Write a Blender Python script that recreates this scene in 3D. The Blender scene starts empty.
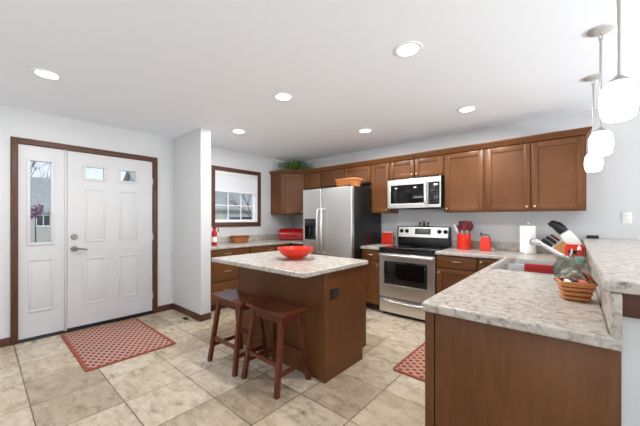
import bpy, bmesh, math, random
from mathutils import Matrix, Vector
C = bpy.context.scene.collection
S = bpy.context.scene
random.seed(7)
PI = math.pi

# ------------------------------------------------------------------ camera
cam_d = bpy.data.cameras.new('camera')
cam_d.sensor_width = 36.0
cam_d.lens = 294.2 * 36.0 / 640.0
cam_d.shift_y = 6.4 / 640.0
cam_d.clip_start = 0.02
cam = bpy.data.objects.new('camera', cam_d)
C.objects.link(cam)
cam.location = (0, 0, 1.30)
cam.rotation_euler = (PI / 2, 0, math.radians(40.85))
S.camera = cam

# ------------------------------------------------------------------ view
S.view_settings.view_transform = 'Standard'
S.view_settings.look = 'None'
S.view_settings.exposure = 0.18
S.view_settings.gamma = 1.0
S.cycles.transparent_max_bounces = 24
S.view_settings.use_curve_mapping = False

# ------------------------------------------------------------------ world sky
w = bpy.data.worlds.new('sky')
S.world = w
w.use_nodes = True
wn = w.node_tree.nodes
wl = w.node_tree.links
wn.clear()
w_out = wn.new('ShaderNodeOutputWorld')
w_bg = wn.new('ShaderNodeBackground')
w_tc = wn.new('ShaderNodeTexCoord')
w_sep = wn.new('ShaderNodeSeparateXYZ')
w_ramp = wn.new('ShaderNodeValToRGB')
w_ramp.color_ramp.elements[0].position = 0.0
w_ramp.color_ramp.elements[0].color = (0.80, 0.87, 0.95, 1)
w_ramp.color_ramp.elements[1].position = 0.5
w_ramp.color_ramp.elements[1].color = (0.40, 0.62, 0.93, 1)
w_bg.inputs['Strength'].default_value = 1.05
wl.new(w_tc.outputs['Generated'], w_sep.inputs[0])
wl.new(w_sep.outputs['Z'], w_ramp.inputs[0])
wl.new(w_ramp.outputs[0], w_bg.inputs[0])
wl.new(w_bg.outputs[0], w_out.inputs[0])

# ------------------------------------------------------------------ sun + fill lights added at made-up window openings
sun_d = bpy.data.lights.new('sun', 'SUN')
sun_d.energy = 1.7
sun_d.angle = math.radians(2)
sun_d.color = (1.0, 0.95, 0.88)
sun = bpy.data.objects.new('sun', sun_d)
C.objects.link(sun)
sun.rotation_euler = (math.radians(48), 0, math.radians(62))

def area(name, loc, rot, sx, sy, power, col=(1, 1, 1), spread=110):
    d = bpy.data.lights.new(name, 'AREA')
    d.shape = 'RECTANGLE'
    d.size = sx
    d.size_y = sy
    d.energy = power
    d.color = col
    d.spread = math.radians(spread)
    o = bpy.data.objects.new(name, d)
    C.objects.link(o)
    o.location = loc
    o.rotation_euler = rot
    return o

# added fill lights at invented openings, tilted up to brighten the ceiling
area('added_fill_patio', (0.9, -3.30, 0.95), (PI / 2 + 0.62, 0, 0), 2.3, 1.2, 14, (0.95, 0.98, 1.0))
area('added_fill_front', (-2.6, -3.30, 1.15), (PI / 2 + 0.62, 0, 0), 1.9, 0.6, 16, (0.95, 0.98, 1.0))
area('added_fill_side', (3.30, -0.95, 1.15), (0, PI / 2 + 0.62, 0), 0.6, 2.1, 62, (0.95, 0.98, 1.0))
area('added_fill_dining', (3.30, 2.75, 1.15), (0, PI / 2 + 0.62, 0), 0.6, 2.1, 66, (0.95, 0.98, 1.0))
CAN_POWER = 14.5          # each recessed ceiling lamp
PENDANT_EMIT = 3.5        # opal pendant shades

# ------------------------------------------------------------------ materials
def lin(c):
    return tuple(((v / 255) / 12.92 if v / 255 <= 0.04045 else (((v / 255) + 0.055) / 1.055) ** 2.4) for v in c) + (1,)

def new_mat(name):
    m = bpy.data.materials.new(name)
    m.use_nodes = True
    nt = m.node_tree
    return m, nt.nodes, nt.links, nt.nodes['Principled BSDF']

def plain(name, rgb, rough=0.5, metal=0.0, bump=0.0, bscale=60, var=0.0, coat=0.0, spec=0.5):
    m, n, l, b = new_mat(name)
    b.inputs['Base Color'].default_value = lin(rgb)
    b.inputs['Roughness'].default_value = rough
    b.inputs['Metallic'].default_value = metal
    b.inputs['Specular IOR Level'].default_value = spec
    if coat:
        b.inputs['Coat Weight'].default_value = coat
        b.inputs['Coat Roughness'].default_value = 0.1
    tc = n.new('ShaderNodeTexCoord')
    nz = n.new('ShaderNodeTexNoise')
    nz.inputs['Scale'].default_value = bscale
    nz.inputs['Detail'].default_value = 3
    l.new(tc.outputs['Object'], nz.inputs['Vector'])
    if bump:
        bp = n.new('ShaderNodeBump')
        bp.inputs['Strength'].default_value = bump
        bp.inputs['Distance'].default_value = 0.002
        l.new(nz.outputs[0], bp.inputs['Height'])
        l.new(bp.outputs[0], b.inputs['Normal'])
    if var:
        mx = n.new('ShaderNodeMix')
        mx.data_type = 'RGBA'
        mx.inputs[6].default_value = lin(tuple(max(0, c * (1 - var)) for c in rgb))
        mx.inputs[7].default_value = lin(tuple(min(255, c * (1 + var)) for c in rgb))
        l.new(nz.outputs[0], mx.inputs[0])
        l.new(mx.outputs[2], b.inputs['Base Color'])
    return m

def ramp(n, stops):
    r = n.new('ShaderNodeValToRGB')
    e = r.color_ramp.elements
    e[0].position, e[0].color = stops[0][0], stops[0][1]
    e[1].position, e[1].color = stops[-1][0], stops[-1][1]
    for p, c in stops[1:-1]:
        k = e.new(p)
        k.color = c
    return r

def wood(name, a, b_, rough=0.38, sc=(9, 9, 1.1), blotch=2.2):
    m, n, l, b = new_mat(name)
    tc = n.new('ShaderNodeTexCoord')
    mp = n.new('ShaderNodeMapping')
    mp.inputs['Scale'].default_value = sc
    nz = n.new('ShaderNodeTexNoise')
    nz.inputs['Scale'].default_value = 6
    nz.inputs['Detail'].default_value = 6
    nz.inputs['Roughness'].default_value = 0.6
    nb = n.new('ShaderNodeTexNoise')
    nb.inputs['Scale'].default_value = blotch
    nb.inputs['Detail'].default_value = 3
    l.new(tc.outputs['Object'], mp.inputs[0])
    l.new(mp.outputs[0], nz.inputs['Vector'])
    l.new(tc.outputs['Object'], nb.inputs['Vector'])
    ad = n.new('ShaderNodeMath')
    ad.operation = 'MULTIPLY_ADD'
    ad.inputs[1].default_value = 0.58
    l.new(nb.outputs[0], ad.inputs[0])
    mu = n.new('ShaderNodeMath')
    mu.operation = 'MULTIPLY'
    mu.inputs[1].default_value = 0.42
    l.new(nz.outputs[0], mu.inputs[0])
    l.new(mu.outputs[0], ad.inputs[2])
    r = ramp(n, [(0.36, lin(a)), (0.64, lin(b_))])
    l.new(ad.outputs[0], r.inputs[0])
    l.new(r.outputs[0], b.inputs['Base Color'])
    b.inputs['Roughness'].default_value = rough
    b.inputs['Specular IOR Level'].default_value = 0.28
    bp = n.new('ShaderNodeBump')
    bp.inputs['Strength'].default_value = 0.06
    bp.inputs['Distance'].default_value = 0.001
    l.new(nz.outputs[0], bp.inputs['Height'])
    l.new(bp.outputs[0], b.inputs['Normal'])
    return m

def laminate(name):
    m, n, l, b = new_mat(name)
    tc = n.new('ShaderNodeTexCoord')
    n1 = n.new('ShaderNodeTexNoise')
    n1.inputs['Scale'].default_value = 24
    n1.inputs['Detail'].default_value = 9
    n1.inputs['Roughness'].default_value = 0.68
    n1.inputs['Distortion'].default_value = 1.1
    n2 = n.new('ShaderNodeTexNoise')
    n2.inputs['Scale'].default_value = 42
    n2.inputs['Detail'].default_value = 5
    n2.inputs['Distortion'].default_value = 0.6
    for q in (n1, n2):
        l.new(tc.outputs['Object'], q.inputs['Vector'])
    r1 = ramp(n, [(0.32, lin((148, 138, 127))), (0.43, lin((170, 161, 151))), (0.54, lin((188, 181, 172))), (0.72, lin((200, 194, 186)))])
    l.new(n1.outputs[0], r1.inputs[0])
    r2 = ramp(n, [(0.28, lin((140, 128, 118))), (0.44, (1, 1, 1, 1))])
    l.new(n2.outputs[0], r2.inputs[0])
    mx = n.new('ShaderNodeMix')
    mx.data_type = 'RGBA'
    mx.blend_type = 'MULTIPLY'
    mx.inputs[0].default_value = 0.75
    l.new(r1.outputs[0], mx.inputs[6])
    l.new(r2.outputs[0], mx.inputs[7])
    l.new(mx.outputs[2], b.inputs['Base Color'])
    b.inputs['Roughness'].default_value = 0.24
    return m

def tiles(name):
    m, n, l, b = new_mat(name)
    tc = n.new('ShaderNodeTexCoord')
    mp = n.new('ShaderNodeMapping')
    # tile joints: x = -1.10 - 0.44k, y = 1.12 + 0.445k
    mp.inputs['Location'].default_value = (1.10, -1.12, 0)
    l.new(tc.outputs['Object'], mp.inputs[0])
    br = n.new('ShaderNodeTexBrick')
    br.offset = 0.0
    br.squash = 1.0
    br.inputs['Scale'].default_value = 1.0
    br.inputs['Brick Width'].default_value = 0.441
    br.inputs['Row Height'].default_value = 0.445
    br.inputs['Mortar Size'].default_value = 0.0038
    br.inputs['Mortar Smooth'].default_value = 0.1
    br.inputs['Bias'].default_value = 0.0
    br.inputs['Color1'].default_value = (0, 0, 0, 1)
    br.inputs['Color2'].default_value = (1, 1, 1, 1)
    br.inputs['Mortar'].default_value = (0.5, 0.5, 0.5, 1)
    l.new(mp.outputs[0], br.inputs['Vector'])
    # per-tile offset of the stone figure
    off = n.new('ShaderNodeVectorMath')
    off.operation = 'SCALE'
    off.inputs['Scale'].default_value = 37.0
    l.new(br.outputs['Color'], off.inputs[0])
    ad = n.new('ShaderNodeVectorMath')
    ad.operation = 'ADD'
    l.new(tc.outputs['Object'], ad.inputs[0])
    l.new(off.outputs[0], ad.inputs[1])
    m2 = n.new('ShaderNodeMapping')
    m2.inputs['Scale'].default_value = (2.6, 8.5, 1)
    m2.inputs['Rotation'].default_value = (0, 0, 0.5)
    l.new(ad.outputs[0], m2.inputs[0])
    n1 = n.new('ShaderNodeTexNoise')
    n1.inputs['Scale'].default_value = 2.2
    n1.inputs['Detail'].default_value = 8
    n1.inputs['Roughness'].default_value = 0.62
    n1.inputs['Distortion'].default_value = 0.8
    l.new(m2.outputs[0], n1.inputs['Vector'])
    n2 = n.new('ShaderNodeTexNoise')
    n2.inputs['Scale'].default_value = 11
    n2.inputs['Detail'].default_value = 7
    n2.inputs['Roughness'].default_value = 0.7
    l.new(ad.outputs[0], n2.inputs['Vector'])
    r1 = ramp(n, [(0.26, lin((146, 129, 106))), (0.42, lin((186, 171, 150))), (0.58, lin((202, 189, 170))), (0.76, lin((214, 203, 187)))])
    l.new(n1.outputs[0], r1.inputs[0])
    r2 = ramp(n, [(0.30, lin((176, 166, 152))), (0.54, (1, 1, 1, 1))])
    l.new(n2.outputs[0], r2.inputs[0])
    mx = n.new('ShaderNodeMix')
    mx.data_type = 'RGBA'
    mx.blend_type = 'MULTIPLY'
    mx.inputs[0].default_value = 0.32
    l.new(r1.outputs[0], mx.inputs[6])
    l.new(r2.outputs[0], mx.inputs[7])
    # tile to tile tone
    r3 = ramp(n, [(0.0, lin((206, 199, 190))), (0.25, lin((246, 242, 236))), (1.0, (1, 1, 1, 1))])
    l.new(br.outputs['Color'], r3.inputs[0])
    mt = n.new('ShaderNodeMix')
    mt.data_type = 'RGBA'
    mt.blend_type = 'MULTIPLY'
    mt.inputs[0].default_value = 1.0
    l.new(mx.outputs[2], mt.inputs[6])
    l.new(r3.outputs[0], mt.inputs[7])
    mg = n.new('ShaderNodeMix')
    mg.data_type = 'RGBA'
    mg.inputs[7].default_value = lin((92, 78, 62))
    l.new(br.outputs['Fac'], mg.inputs[0])
    l.new(mt.outputs[2], mg.inputs[6])
    l.new(mg.outputs[2], b.inputs['Base Color'])
    rr = n.new('ShaderNodeMapRange')
    rr.inputs['To Min'].default_value = 0.20
    rr.inputs['To Max'].default_value = 0.36
    l.new(n2.outputs[0], rr.inputs[0])
    l.new(rr.outputs[0], b.inputs['Roughness'])
    bp = n.new('ShaderNodeBump')
    bp.inputs['Strength'].default_value = 0.35
    bp.inputs['Distance'].default_value = 0.002
    iv = n.new('ShaderNodeMath')
    iv.operation = 'MULTIPLY_ADD'
    iv.inputs[1].default_value = -1.0
    l.new(br.outputs['Fac'], iv.inputs[0])
    mu = n.new('ShaderNodeMath')
    mu.operation = 'MULTIPLY'
    mu.inputs[1].default_value = 0.15
    l.new(n1.outputs[0], mu.inputs[0])
    l.new(mu.outputs[0], iv.inputs[2])
    l.new(iv.outputs[0], bp.inputs['Height'])
    l.new(bp.outputs[0], b.inputs['Normal'])
    return m

def rug_mat(name, px, py, base, cream, dark):
    """woven lattice: cream diamond lines with a dark lozenge in each cell"""
    m, n, l, b = new_mat(name)
    tc = n.new('ShaderNodeTexCoord')
    sp = n.new('ShaderNodeSeparateXYZ')
    l.new(tc.outputs['Object'], sp.inputs[0])
    def mth(op, a, c=None):
        q = n.new('ShaderNodeMath')
        q.operation = op
        for i, v in enumerate((a, c)):
            if v is None:
                continue
            if isinstance(v, (int, float)):
                q.inputs[i].default_value = v
            else:
                l.new(v, q.inputs[i])
        return q.outputs[0]
    x = mth('DIVIDE', sp.outputs[0], px)
    y = mth('DIVIDE', sp.outputs[1], py)
    u = mth('ABSOLUTE', mth('SUBTRACT', mth('FRACT', mth('ADD', x, y)), 0.5))
    v = mth('ABSOLUTE', mth('SUBTRACT', mth('FRACT', mth('SUBTRACT', x, y)), 0.5))
    line = mth('MAXIMUM', mth('GREATER_THAN', u, 0.33), mth('GREATER_THAN', v, 0.33))
    core = mth('MULTIPLY', mth('LESS_THAN', u, 0.22), mth('LESS_THAN', v, 0.22))
    nz = n.new('ShaderNodeTexNoise')
    nz.inputs['Scale'].default_value = 160
    l.new(tc.outputs['Object'], nz.inputs['Vector'])
    m1 = n.new('ShaderNodeMix')
    m1.data_type = 'RGBA'
    m1.inputs[6].default_value = lin(base)
    m1.inputs[7].default_value = lin(cream)
    l.new(line, m1.inputs[0])
    m2 = n.new('ShaderNodeMix')
    m2.data_type = 'RGBA'
    m2.inputs[7].default_value = lin(dark)
    l.new(m1.outputs[2], m2.inputs[6])
    l.new(core, m2.inputs[0])
    m3 = n.new('ShaderNodeMix')
    m3.data_type = 'RGBA'
    m3.blend_type = 'MULTIPLY'
    m3.inputs[0].default_value = 0.35
    l.new(m2.outputs[2], m3.inputs[6])
    l.new(nz.outputs[0], m3.inputs[7])
    l.new(m3.outputs[2], b.inputs['Base Color'])
    b.inputs['Roughness'].default_value = 0.95
    bp = n.new('ShaderNodeBump')
    bp.inputs['Strength'].default_value = 0.5
    bp.inputs['Distance'].default_value = 0.003
    l.new(nz.outputs[0], bp.inputs['Height'])
    l.new(bp.outputs[0], b.inputs['Normal'])
    return m

def weave(name, a, b_, sc=70):
    m, n, l, b = new_mat(name)
    tc = n.new('ShaderNodeTexCoord')
    wv = n.new('ShaderNodeTexWave')
    wv.wave_type = 'BANDS'
    wv.bands_direction = 'DIAGONAL'
    wv.inputs['Scale'].default_value = sc
    wv.inputs['Distortion'].default_value = 3
    l.new(tc.outputs['Object'], wv.inputs['Vector'])
    r = ramp(n, [(0.15, lin(a)), (0.7, lin(b_))])
    l.new(wv.outputs[0], r.inputs[0])
    l.new(r.outputs[0], b.inputs['Base Color'])
    b.inputs['Roughness'].default_value = 0.75
    bp = n.new('ShaderNodeBump')
    bp.inputs['Strength'].default_value = 0.6
    bp.inputs['Distance'].default_value = 0.004
    l.new(wv.outputs[0], bp.inputs['Height'])
    l.new(bp.outputs[0], b.inputs['Normal'])
    return m

def steel(name, rgb=(214, 213, 211), rough=0.33, sc=(500, 500, 4)):
    m, n, l, b = new_mat(name)
    tc = n.new('ShaderNodeTexCoord')
    mp = n.new('ShaderNodeMapping')
    mp.inputs['Scale'].default_value = sc
    nz = n.new('ShaderNodeTexNoise')
    nz.inputs['Scale'].default_value = 1.0
    l.new(tc.outputs['Object'], mp.inputs[0])
    l.new(mp.outputs[0], nz.inputs['Vector'])
    rr = n.new('ShaderNodeMapRange')
    rr.inputs['To Min'].default_value = rough - 0.015
    rr.inputs['To Max'].default_value = rough + 0.02
    l.new(nz.outputs[0], rr.inputs[0])
    l.new(rr.outputs[0], b.inputs['Roughness'])
    b.inputs['Base Color'].default_value = lin(rgb)
    b.inputs['Metallic'].default_value = 1.0
    return m

def glass(name, tint=(255, 255, 255), refl=0.08):
    m, n, l, b = new_mat(name)
    out = [q for q in n if q.type == 'OUTPUT_MATERIAL'][0]
    n.remove(b)
    tr = n.new('ShaderNodeBsdfTransparent')
    tr.inputs[0].default_value = lin(tint)
    gl = n.new('ShaderNodeBsdfGlossy')
    gl.inputs['Roughness'].default_value = 0.02
    lw = n.new('ShaderNodeLayerWeight')
    lw.inputs['Blend'].default_value = 0.5
    pw = n.new('ShaderNodeMath')
    pw.operation = 'POWER'
    pw.inputs[1].default_value = 4.0
    l.new(lw.outputs['Facing'], pw.inputs[0])
    fr = n.new('ShaderNodeMath')
    fr.operation = 'MULTIPLY_ADD'
    fr.inputs[1].default_value = 0.5
    fr.inputs[2].default_value = refl * 0.5
    l.new(pw.outputs[0], fr.inputs[0])
    mx = n.new('ShaderNodeMixShader')
    l.new(fr.outputs[0], mx.inputs[0])
    l.new(tr.outputs[0], mx.inputs[1])
    l.new(gl.outputs[0], mx.inputs[2])
    l.new(mx.outputs[0], out.inputs[0])
    return m

def emit(name, rgb, strength):
    m, n, l, b = new_mat(name)
    b.inputs['Base Color'].default_value = lin(rgb)
    b.inputs['Emission Color'].default_value = lin(rgb)
    b.inputs['Emission Strength'].default_value = strength
    return m

M = {}
M['wall'] = plain('wall_paint', (206, 207, 208), 0.85, bump=0.05, bscale=220)
M['ceiling'] = plain('ceiling_paint', (236, 240, 246), 0.9, bump=0.08, bscale=160)
M['floor'] = tiles('floor_tiles')
M['cab'] = wood('stained_maple', (92, 55, 29), (115, 73, 40))
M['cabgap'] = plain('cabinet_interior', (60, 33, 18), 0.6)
M['trim'] = wood('dark_trim', (74, 46, 36), (96, 62, 48), 0.42)
M['stool'] = wood('dark_cherry', (78, 36, 24), (112, 58, 38), 0.22)
M['lam'] = laminate('granite_laminate')
M['steel'] = steel('brushed_steel')
M['steelh'] = steel('brushed_steel_horizontal', (216, 214, 211), 0.32, (4, 500, 500))
M['chrome'] = plain('chrome', (215, 215, 215), 0.12, 1.0)
M['nickel'] = plain('satin_nickel', (214, 212, 208), 0.36, 1.0)
M['rodmetal'] = plain('pendant_nickel', (172, 170, 167), 0.35, 0.85)
M['canopy'] = plain('canopy_nickel', (206, 205, 202), 0.45, 0.55)
M['hardware'] = plain('dark_satin_nickel', (126, 122, 117), 0.34, 1.0)
M['pulls'] = plain('champagne_nickel', (205, 192, 170), 0.3, 1.0)
M['black'] = plain('black_plastic', (18, 18, 19), 0.35)
M['blackglass'] = plain('black_glass', (8, 8, 9), 0.06, spec=0.4)
M['blackside'] = plain('black_textured_steel', (14, 14, 15), 0.38, bump=0.1, bscale=300)
M['graydark'] = plain('dark_grey', (52, 52, 54), 0.5)
M['doorw'] = plain('white_door_paint', (202, 202, 203), 0.4)
M['vinyl'] = plain('white_vinyl', (236, 236, 238), 0.4)
M['blind'] = plain('white_blind', (222, 224, 228), 0.8, bump=0.2, bscale=40)
M['glass'] = glass('window_glass')
M['jar'] = glass('jar_glass', (235, 240, 238))
M['red'] = plain('red_enamel', (196, 30, 18), 0.3, spec=0.4)
M['redorange'] = plain('orange_red_enamel', (212, 46, 24), 0.3, spec=0.4)
M['redmetal'] = plain('red_gloss_metal', (170, 16, 18), 0.28, spec=0.35)
M['redcloth'] = plain('red_cloth', (142, 24, 24), 0.9, bump=0.3, bscale=120)
M['maroon'] = plain('maroon_silicone', (120, 26, 24), 0.45)
M['maroondk'] = plain('dark_maroon_silicone', (84, 28, 22), 0.45)
M['whiteplastic'] = plain('white_plastic', (238, 236, 232), 0.4)
M['paper'] = plain('paper_towel', (242, 240, 238), 0.95, bump=0.35, bscale=90)
M['blockwood'] = wood('block_wood', (176, 120, 72), (204, 150, 98), 0.5)
M['basket'] = weave('splint_weave', (132, 74, 32), (196, 126, 66), 30)
M['splint'] = plain('splint_wood', (196, 128, 74), 0.6, var=0.15, bscale=30)
M['splintdk'] = plain('splint_wood_dark', (120, 62, 28), 0.6, var=0.15, bscale=30)
M['orangeweave'] = weave('orange_weave', (150, 78, 34), (214, 138, 80), 14)
M['leafa'] = plain('leaf_green', (92, 138, 56), 0.5, var=0.25, bscale=25)
M['leafb'] = plain('leaf_light_green', (156, 178, 88), 0.5, var=0.25, bscale=25)
M['stem'] = plain('stem_green', (70, 80, 40), 0.6)
M['terra'] = plain('clay_pot', (150, 92, 62), 0.8)
M['opal'] = emit('opal_glass', (255, 252, 246), PENDANT_EMIT)
M['lens'] = emit('lamp_lens', (255, 250, 240), 9.0)
M['display'] = plain('display_black', (14, 15, 18), 0.15)
M['bluegray'] = plain('recess_blue_black', (30, 34, 44), 0.3)
M['rug1'] = rug_mat('doormat_weave', 0.095, 0.062, (150, 80, 64), (190, 152, 138), (104, 50, 48))
M['rug2'] = rug_mat('kitchen_mat_weave', 0.092, 0.070, (170, 90, 70), (200, 154, 134), (112, 52, 48))
M['rugedge'] = plain('rug_edge', (142, 70, 52), 0.95, bump=0.4, bscale=150)
M['siding'] = plain('house_siding', (184, 181, 174), 0.8)
M['roof'] = plain('grey_shingles', (160, 157, 151), 0.9, var=0.2, bscale=6, bump=0.4)
M['ground'] = plain('winter_lawn', (176, 172, 150), 0.95, var=0.15, bscale=1.5)
M['bark'] = plain('bark', (78, 66, 58), 0.9, var=0.2, bscale=12)
M['bloom'] = plain('purple_leaves', (120, 78, 104), 0.8, var=0.2, bscale=10)
M['hedge'] = plain('hedge_leaves', (106, 112, 78), 0.9, var=0.3, bscale=8)
M['car'] = plain('dark_car_paint', (34, 36, 42), 0.25, coat=0.5)
M['tire'] = plain('tyre', (22, 22, 22), 0.8)

# ------------------------------------------------------------------ mesh builder
ORG = {}

class MB:
    def __init__(s, mat=None):
        s.bm = bmesh.new()
        s.M = mat or Matrix()

    def box(s, x0, x1, y0, y1, z0, z1, bev=0.0, seg=2):
        c = Vector(((x0 + x1) / 2, (y0 + y1) / 2, (z0 + z1) / 2))
        sc = Matrix.Diagonal((abs(x1 - x0), abs(y1 - y0), abs(z1 - z0), 1))
        r = bmesh.ops.create_cube(s.bm, size=1.0, matrix=s.M @ Matrix.Translation(c) @ sc)
        if bev > 0:
            es = list({e for v in r['verts'] for e in v.link_edges})
            bmesh.ops.bevel(s.bm, geom=es, offset=bev, segments=seg, affect='EDGES', profile=0.5, clamp_overlap=True)
        return s

    def cone(s, p0, p1, r0, r1=None, seg=20, cap=True):
        r1 = r0 if r1 is None else r1
        p0, p1 = Vector(p0), Vector(p1)
        d = p1 - p0
        q = d.to_track_quat('Z', 'Y').to_matrix().to_4x4()
        bmesh.ops.create_cone(s.bm, cap_ends=cap, segments=seg, radius1=r0, radius2=r1, depth=d.length,
                              matrix=s.M @ Matrix.Translation((p0 + p1) / 2) @ q)
        return s

    def ball(s, c, r, sc=(1, 1, 1), u=16, v=10):
        bmesh.ops.create_uvsphere(s.bm, u_segments=u, v_segments=v, radius=r,
                                  matrix=s.M @ Matrix.Translation(c) @ Matrix.Diagonal((sc[0], sc[1], sc[2], 1)))
        return s

    def lathe(s, prof, c, seg=32):
        c = Vector(c)
        rings = []
        for r, z in prof:
            if r < 1e-5:
                rings.append([s.bm.verts.new(s.M @ (c + Vector((0, 0, z))))])
            else:
                rings.append([s.bm.verts.new(s.M @ (c + Vector((r * math.cos(2 * PI * i / seg), r * math.sin(2 * PI * i / seg), z)))) for i in range(seg)])
        for a, b in zip(rings, rings[1:]):
            for i in range(seg):
                j = (i + 1) % seg
                if len(a) == 1 and len(b) == 1:
                    continue
                if len(a) == 1:
                    s.bm.faces.new((a[0], b[j], b[i]))
                elif len(b) == 1:
                    s.bm.faces.new((a[i], a[j], b[0]))
                else:
                    s.bm.faces.new((a[i], a[j], b[j], b[i]))
        return s

    def tube(s, pts, r, seg=10, cap=True):
        pts = [Vector(p) for p in pts]
        rs = r if isinstance(r, (list, tuple)) else [r] * len(pts)
        rings = []
        nrm = None
        for i, p in enumerate(pts):
            t = (pts[min(i + 1, len(pts) - 1)] - pts[max(i - 1, 0)]).normalized()
            if nrm is None:
                nrm = t.orthogonal().normalized()
            nrm = (nrm - t * nrm.dot(t))
            if nrm.length < 1e-6:
                nrm = t.orthogonal()
            nrm.normalize()
            bn = t.cross(nrm)
            rings.append([s.bm.verts.new(s.M @ (p + (nrm * math.cos(2 * PI * k / seg) + bn * math.sin(2 * PI * k / seg)) * rs[i])) for k in range(seg)])
        for a, b in zip(rings, rings[1:]):
            for i in range(seg):
                j = (i + 1) % seg
                s.bm.faces.new((a[i], a[j], b[j], b[i]))
        if cap:
            s.bm.faces.new(list(reversed(rings[0])))
            s.bm.faces.new(rings[-1])
        return s

    def loft(s, polys):
        """polys: list of equal-length 3D loops, capped at both ends"""
        rings = [[s.bm.verts.new(s.M @ Vector(p)) for p in poly] for poly in polys]
        k = len(rings[0])
        for a, b in zip(rings, rings[1:]):
            for i in range(k):
                j = (i + 1) % k
                s.bm.faces.new((a[i], a[j], b[j], b[i]))
        s.bm.faces.new(list(reversed(rings[0])))
        s.bm.faces.new(rings[-1])
        return s

    def prism(s, poly, z0, z1):
        return s.loft([[(x, y, z0) for x, y in poly], [(x, y, z1) for x, y in poly]])

    def slab(s, outer, holes, z0, z1):
        tb = bmesh.new()
        es = []
        for loop in [outer] + holes:
            vs = [tb.verts.new((x, y, z1)) for x, y in loop]
            for i in range(len(vs)):
                es.append(tb.edges.new((vs[i], vs[(i + 1) % len(vs)])))
        bmesh.ops.triangle_fill(tb, edges=es, use_beauty=True, use_dissolve=False)
        for f in tb.faces:
            if f.normal.z < 0:
                f.normal_flip()
        r = bmesh.ops.extrude_face_region(tb, geom=list(tb.faces))
        bmesh.ops.translate(tb, vec=(0, 0, z0 - z1), verts=[v for v in r['geom'] if isinstance(v, bmesh.types.BMVert)])
        bmesh.ops.recalc_face_normals(tb, faces=list(tb.faces))
        bmesh.ops.dissolve_limit(tb, angle_limit=0.02, verts=list(tb.verts), edges=list(tb.edges))
        me = bpy.data.meshes.new('tmp')
        tb.to_mesh(me)
        tb.free()
        me.transform(s.M)
        s.bm.from_mesh(me)
        bpy.data.meshes.remove(me)
        return s

    def build(s, name, mat, parent=None, origin=None, bevel=0.0, recalc=True, solid=0.0):
        bm = s.bm
        if recalc:
            bmesh.ops.recalc_face_normals(bm, faces=list(bm.faces))
        if parent is not None:
            o0 = ORG[parent.name]
        else:
            o0 = Vector(origin) if origin is not None else Vector((0, 0, 0))
        bmesh.ops.translate(bm, vec=-o0, verts=list(bm.verts))
        me = bpy.data.meshes.new(name)
        bm.to_mesh(me)
        bm.free()
        for p in me.polygons:
            p.use_smooth = True
        me.set_sharp_from_angle(angle=math.radians(32))
        me.materials.append(M[mat] if isinstance(mat, str) else mat)
        o = bpy.data.objects.new(name, me)
        C.objects.link(o)
        ORG[o.name] = o0
        if parent is not None:
            o.parent = parent
        else:
            o.location = o0
        if solid:
            md = o.modifiers.new('thickness', 'SOLIDIFY')
            md.thickness = solid
            md.offset = 0
        if bevel:
            md = o.modifiers.new('edge', 'BEVEL')
            md.width = bevel
            md.segments = 3
            md.limit_method = 'ANGLE'
            md.angle_limit = math.radians(40)
        return o

def tag(o, label, cat, group=None):
    o['label'] = label
    o['category'] = cat
    if group:
        o['group'] = group
    return o

def struct(o):
    o['kind'] = 'structure'
    return o

def thing(name, label, cat, loc, group=None):
    o = bpy.data.objects.new(name, None)
    o.empty_display_size = 0.1
    C.objects.link(o)
    o.location = loc
    ORG[o.name] = Vector(loc)
    return tag(o, label, cat, group)

def sthing(name, loc):
    o = bpy.data.objects.new(name, None)
    o.empty_display_size = 0.1
    C.objects.link(o)
    o.location = loc
    ORG[o.name] = Vector(loc)
    return struct(o)

def copy_thing(root, loc, label, rotz=0.0):
    r = root.copy()
    C.objects.link(r)
    r.location = loc
    r.rotation_euler = (0, 0, rotz)
    r['label'] = label
    for ch in list(root.children):
        c = ch.copy()
        C.objects.link(c)
        c.parent = r
        for g in list(ch.children):
            d = g.copy()
            C.objects.link(d)
            d.parent = c
    return r

def rounded(x0, x1, y0, y1, r, seg=6, which=(1, 1, 1, 1)):
    """outline, corners in order (x0,y0),(x1,y0),(x1,y1),(x0,y1)"""
    pts = []
    for k, (cx, cy, sx, sy, a0) in enumerate(((x0, y0, 1, 1, PI), (x1, y0, -1, 1, 1.5 * PI), (x1, y1, -1, -1, 0), (x0, y1, 1, -1, 0.5 * PI))):
        if not which[k]:
            pts.append((cx, cy))
            continue
        for i in range(seg + 1):
            a = a0 + i / seg * PI / 2
            pts.append((cx + sx * r + r * math.cos(a), cy + sy * r + r * math.sin(a)))
    return pts

# ------------------------------------------------------------------ room shell
XW, YW, ZC = -4.41, 4.26, 2.47      # door/window wall, range wall, ceiling
YF, XR = -3.2, 3.2                  # walls behind and to the right of the camera
T = 0.14
struct(MB().box(XW - T, XR + T, YF - T, YW + T, -0.1, 0.0).build('floor', 'floor'))
struct(MB().box(XW - T, XR + T, YF - T, YW + T, ZC, ZC + 0.1).build('ceiling', 'ceiling'))
DY0, DY1, DZ = 0.255, 1.575, 2.105  # rough opening of the front door unit
WY0, WY1, WZ0, WZ1 = 2.485, 3.35, 1.235, 2.115
b = MB()
for (y0, y1, z0, z1) in ((YF - T, DY0, 0, ZC), (DY0, DY1, DZ, ZC), (DY1, WY0, 0, ZC), (WY0, WY1, 0, WZ0), (WY0, WY1, WZ1, ZC), (WY1, YW + T, 0, ZC)):
    b.box(XW - T, XW, y0, y1, z0 + 0.0, z1)
struct(b.build('wall_left', 'wall'))
struct(MB().box(XW, XR, YW, YW + T, 0, ZC).build('wall_back', 'wall'))
struct(MB().box(XW, -3.60, 1.842, 1.976, 0, ZC).build('wall_wing', 'wall'))
b = MB()   # unseen right wall, two openings added to let fill light in
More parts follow.
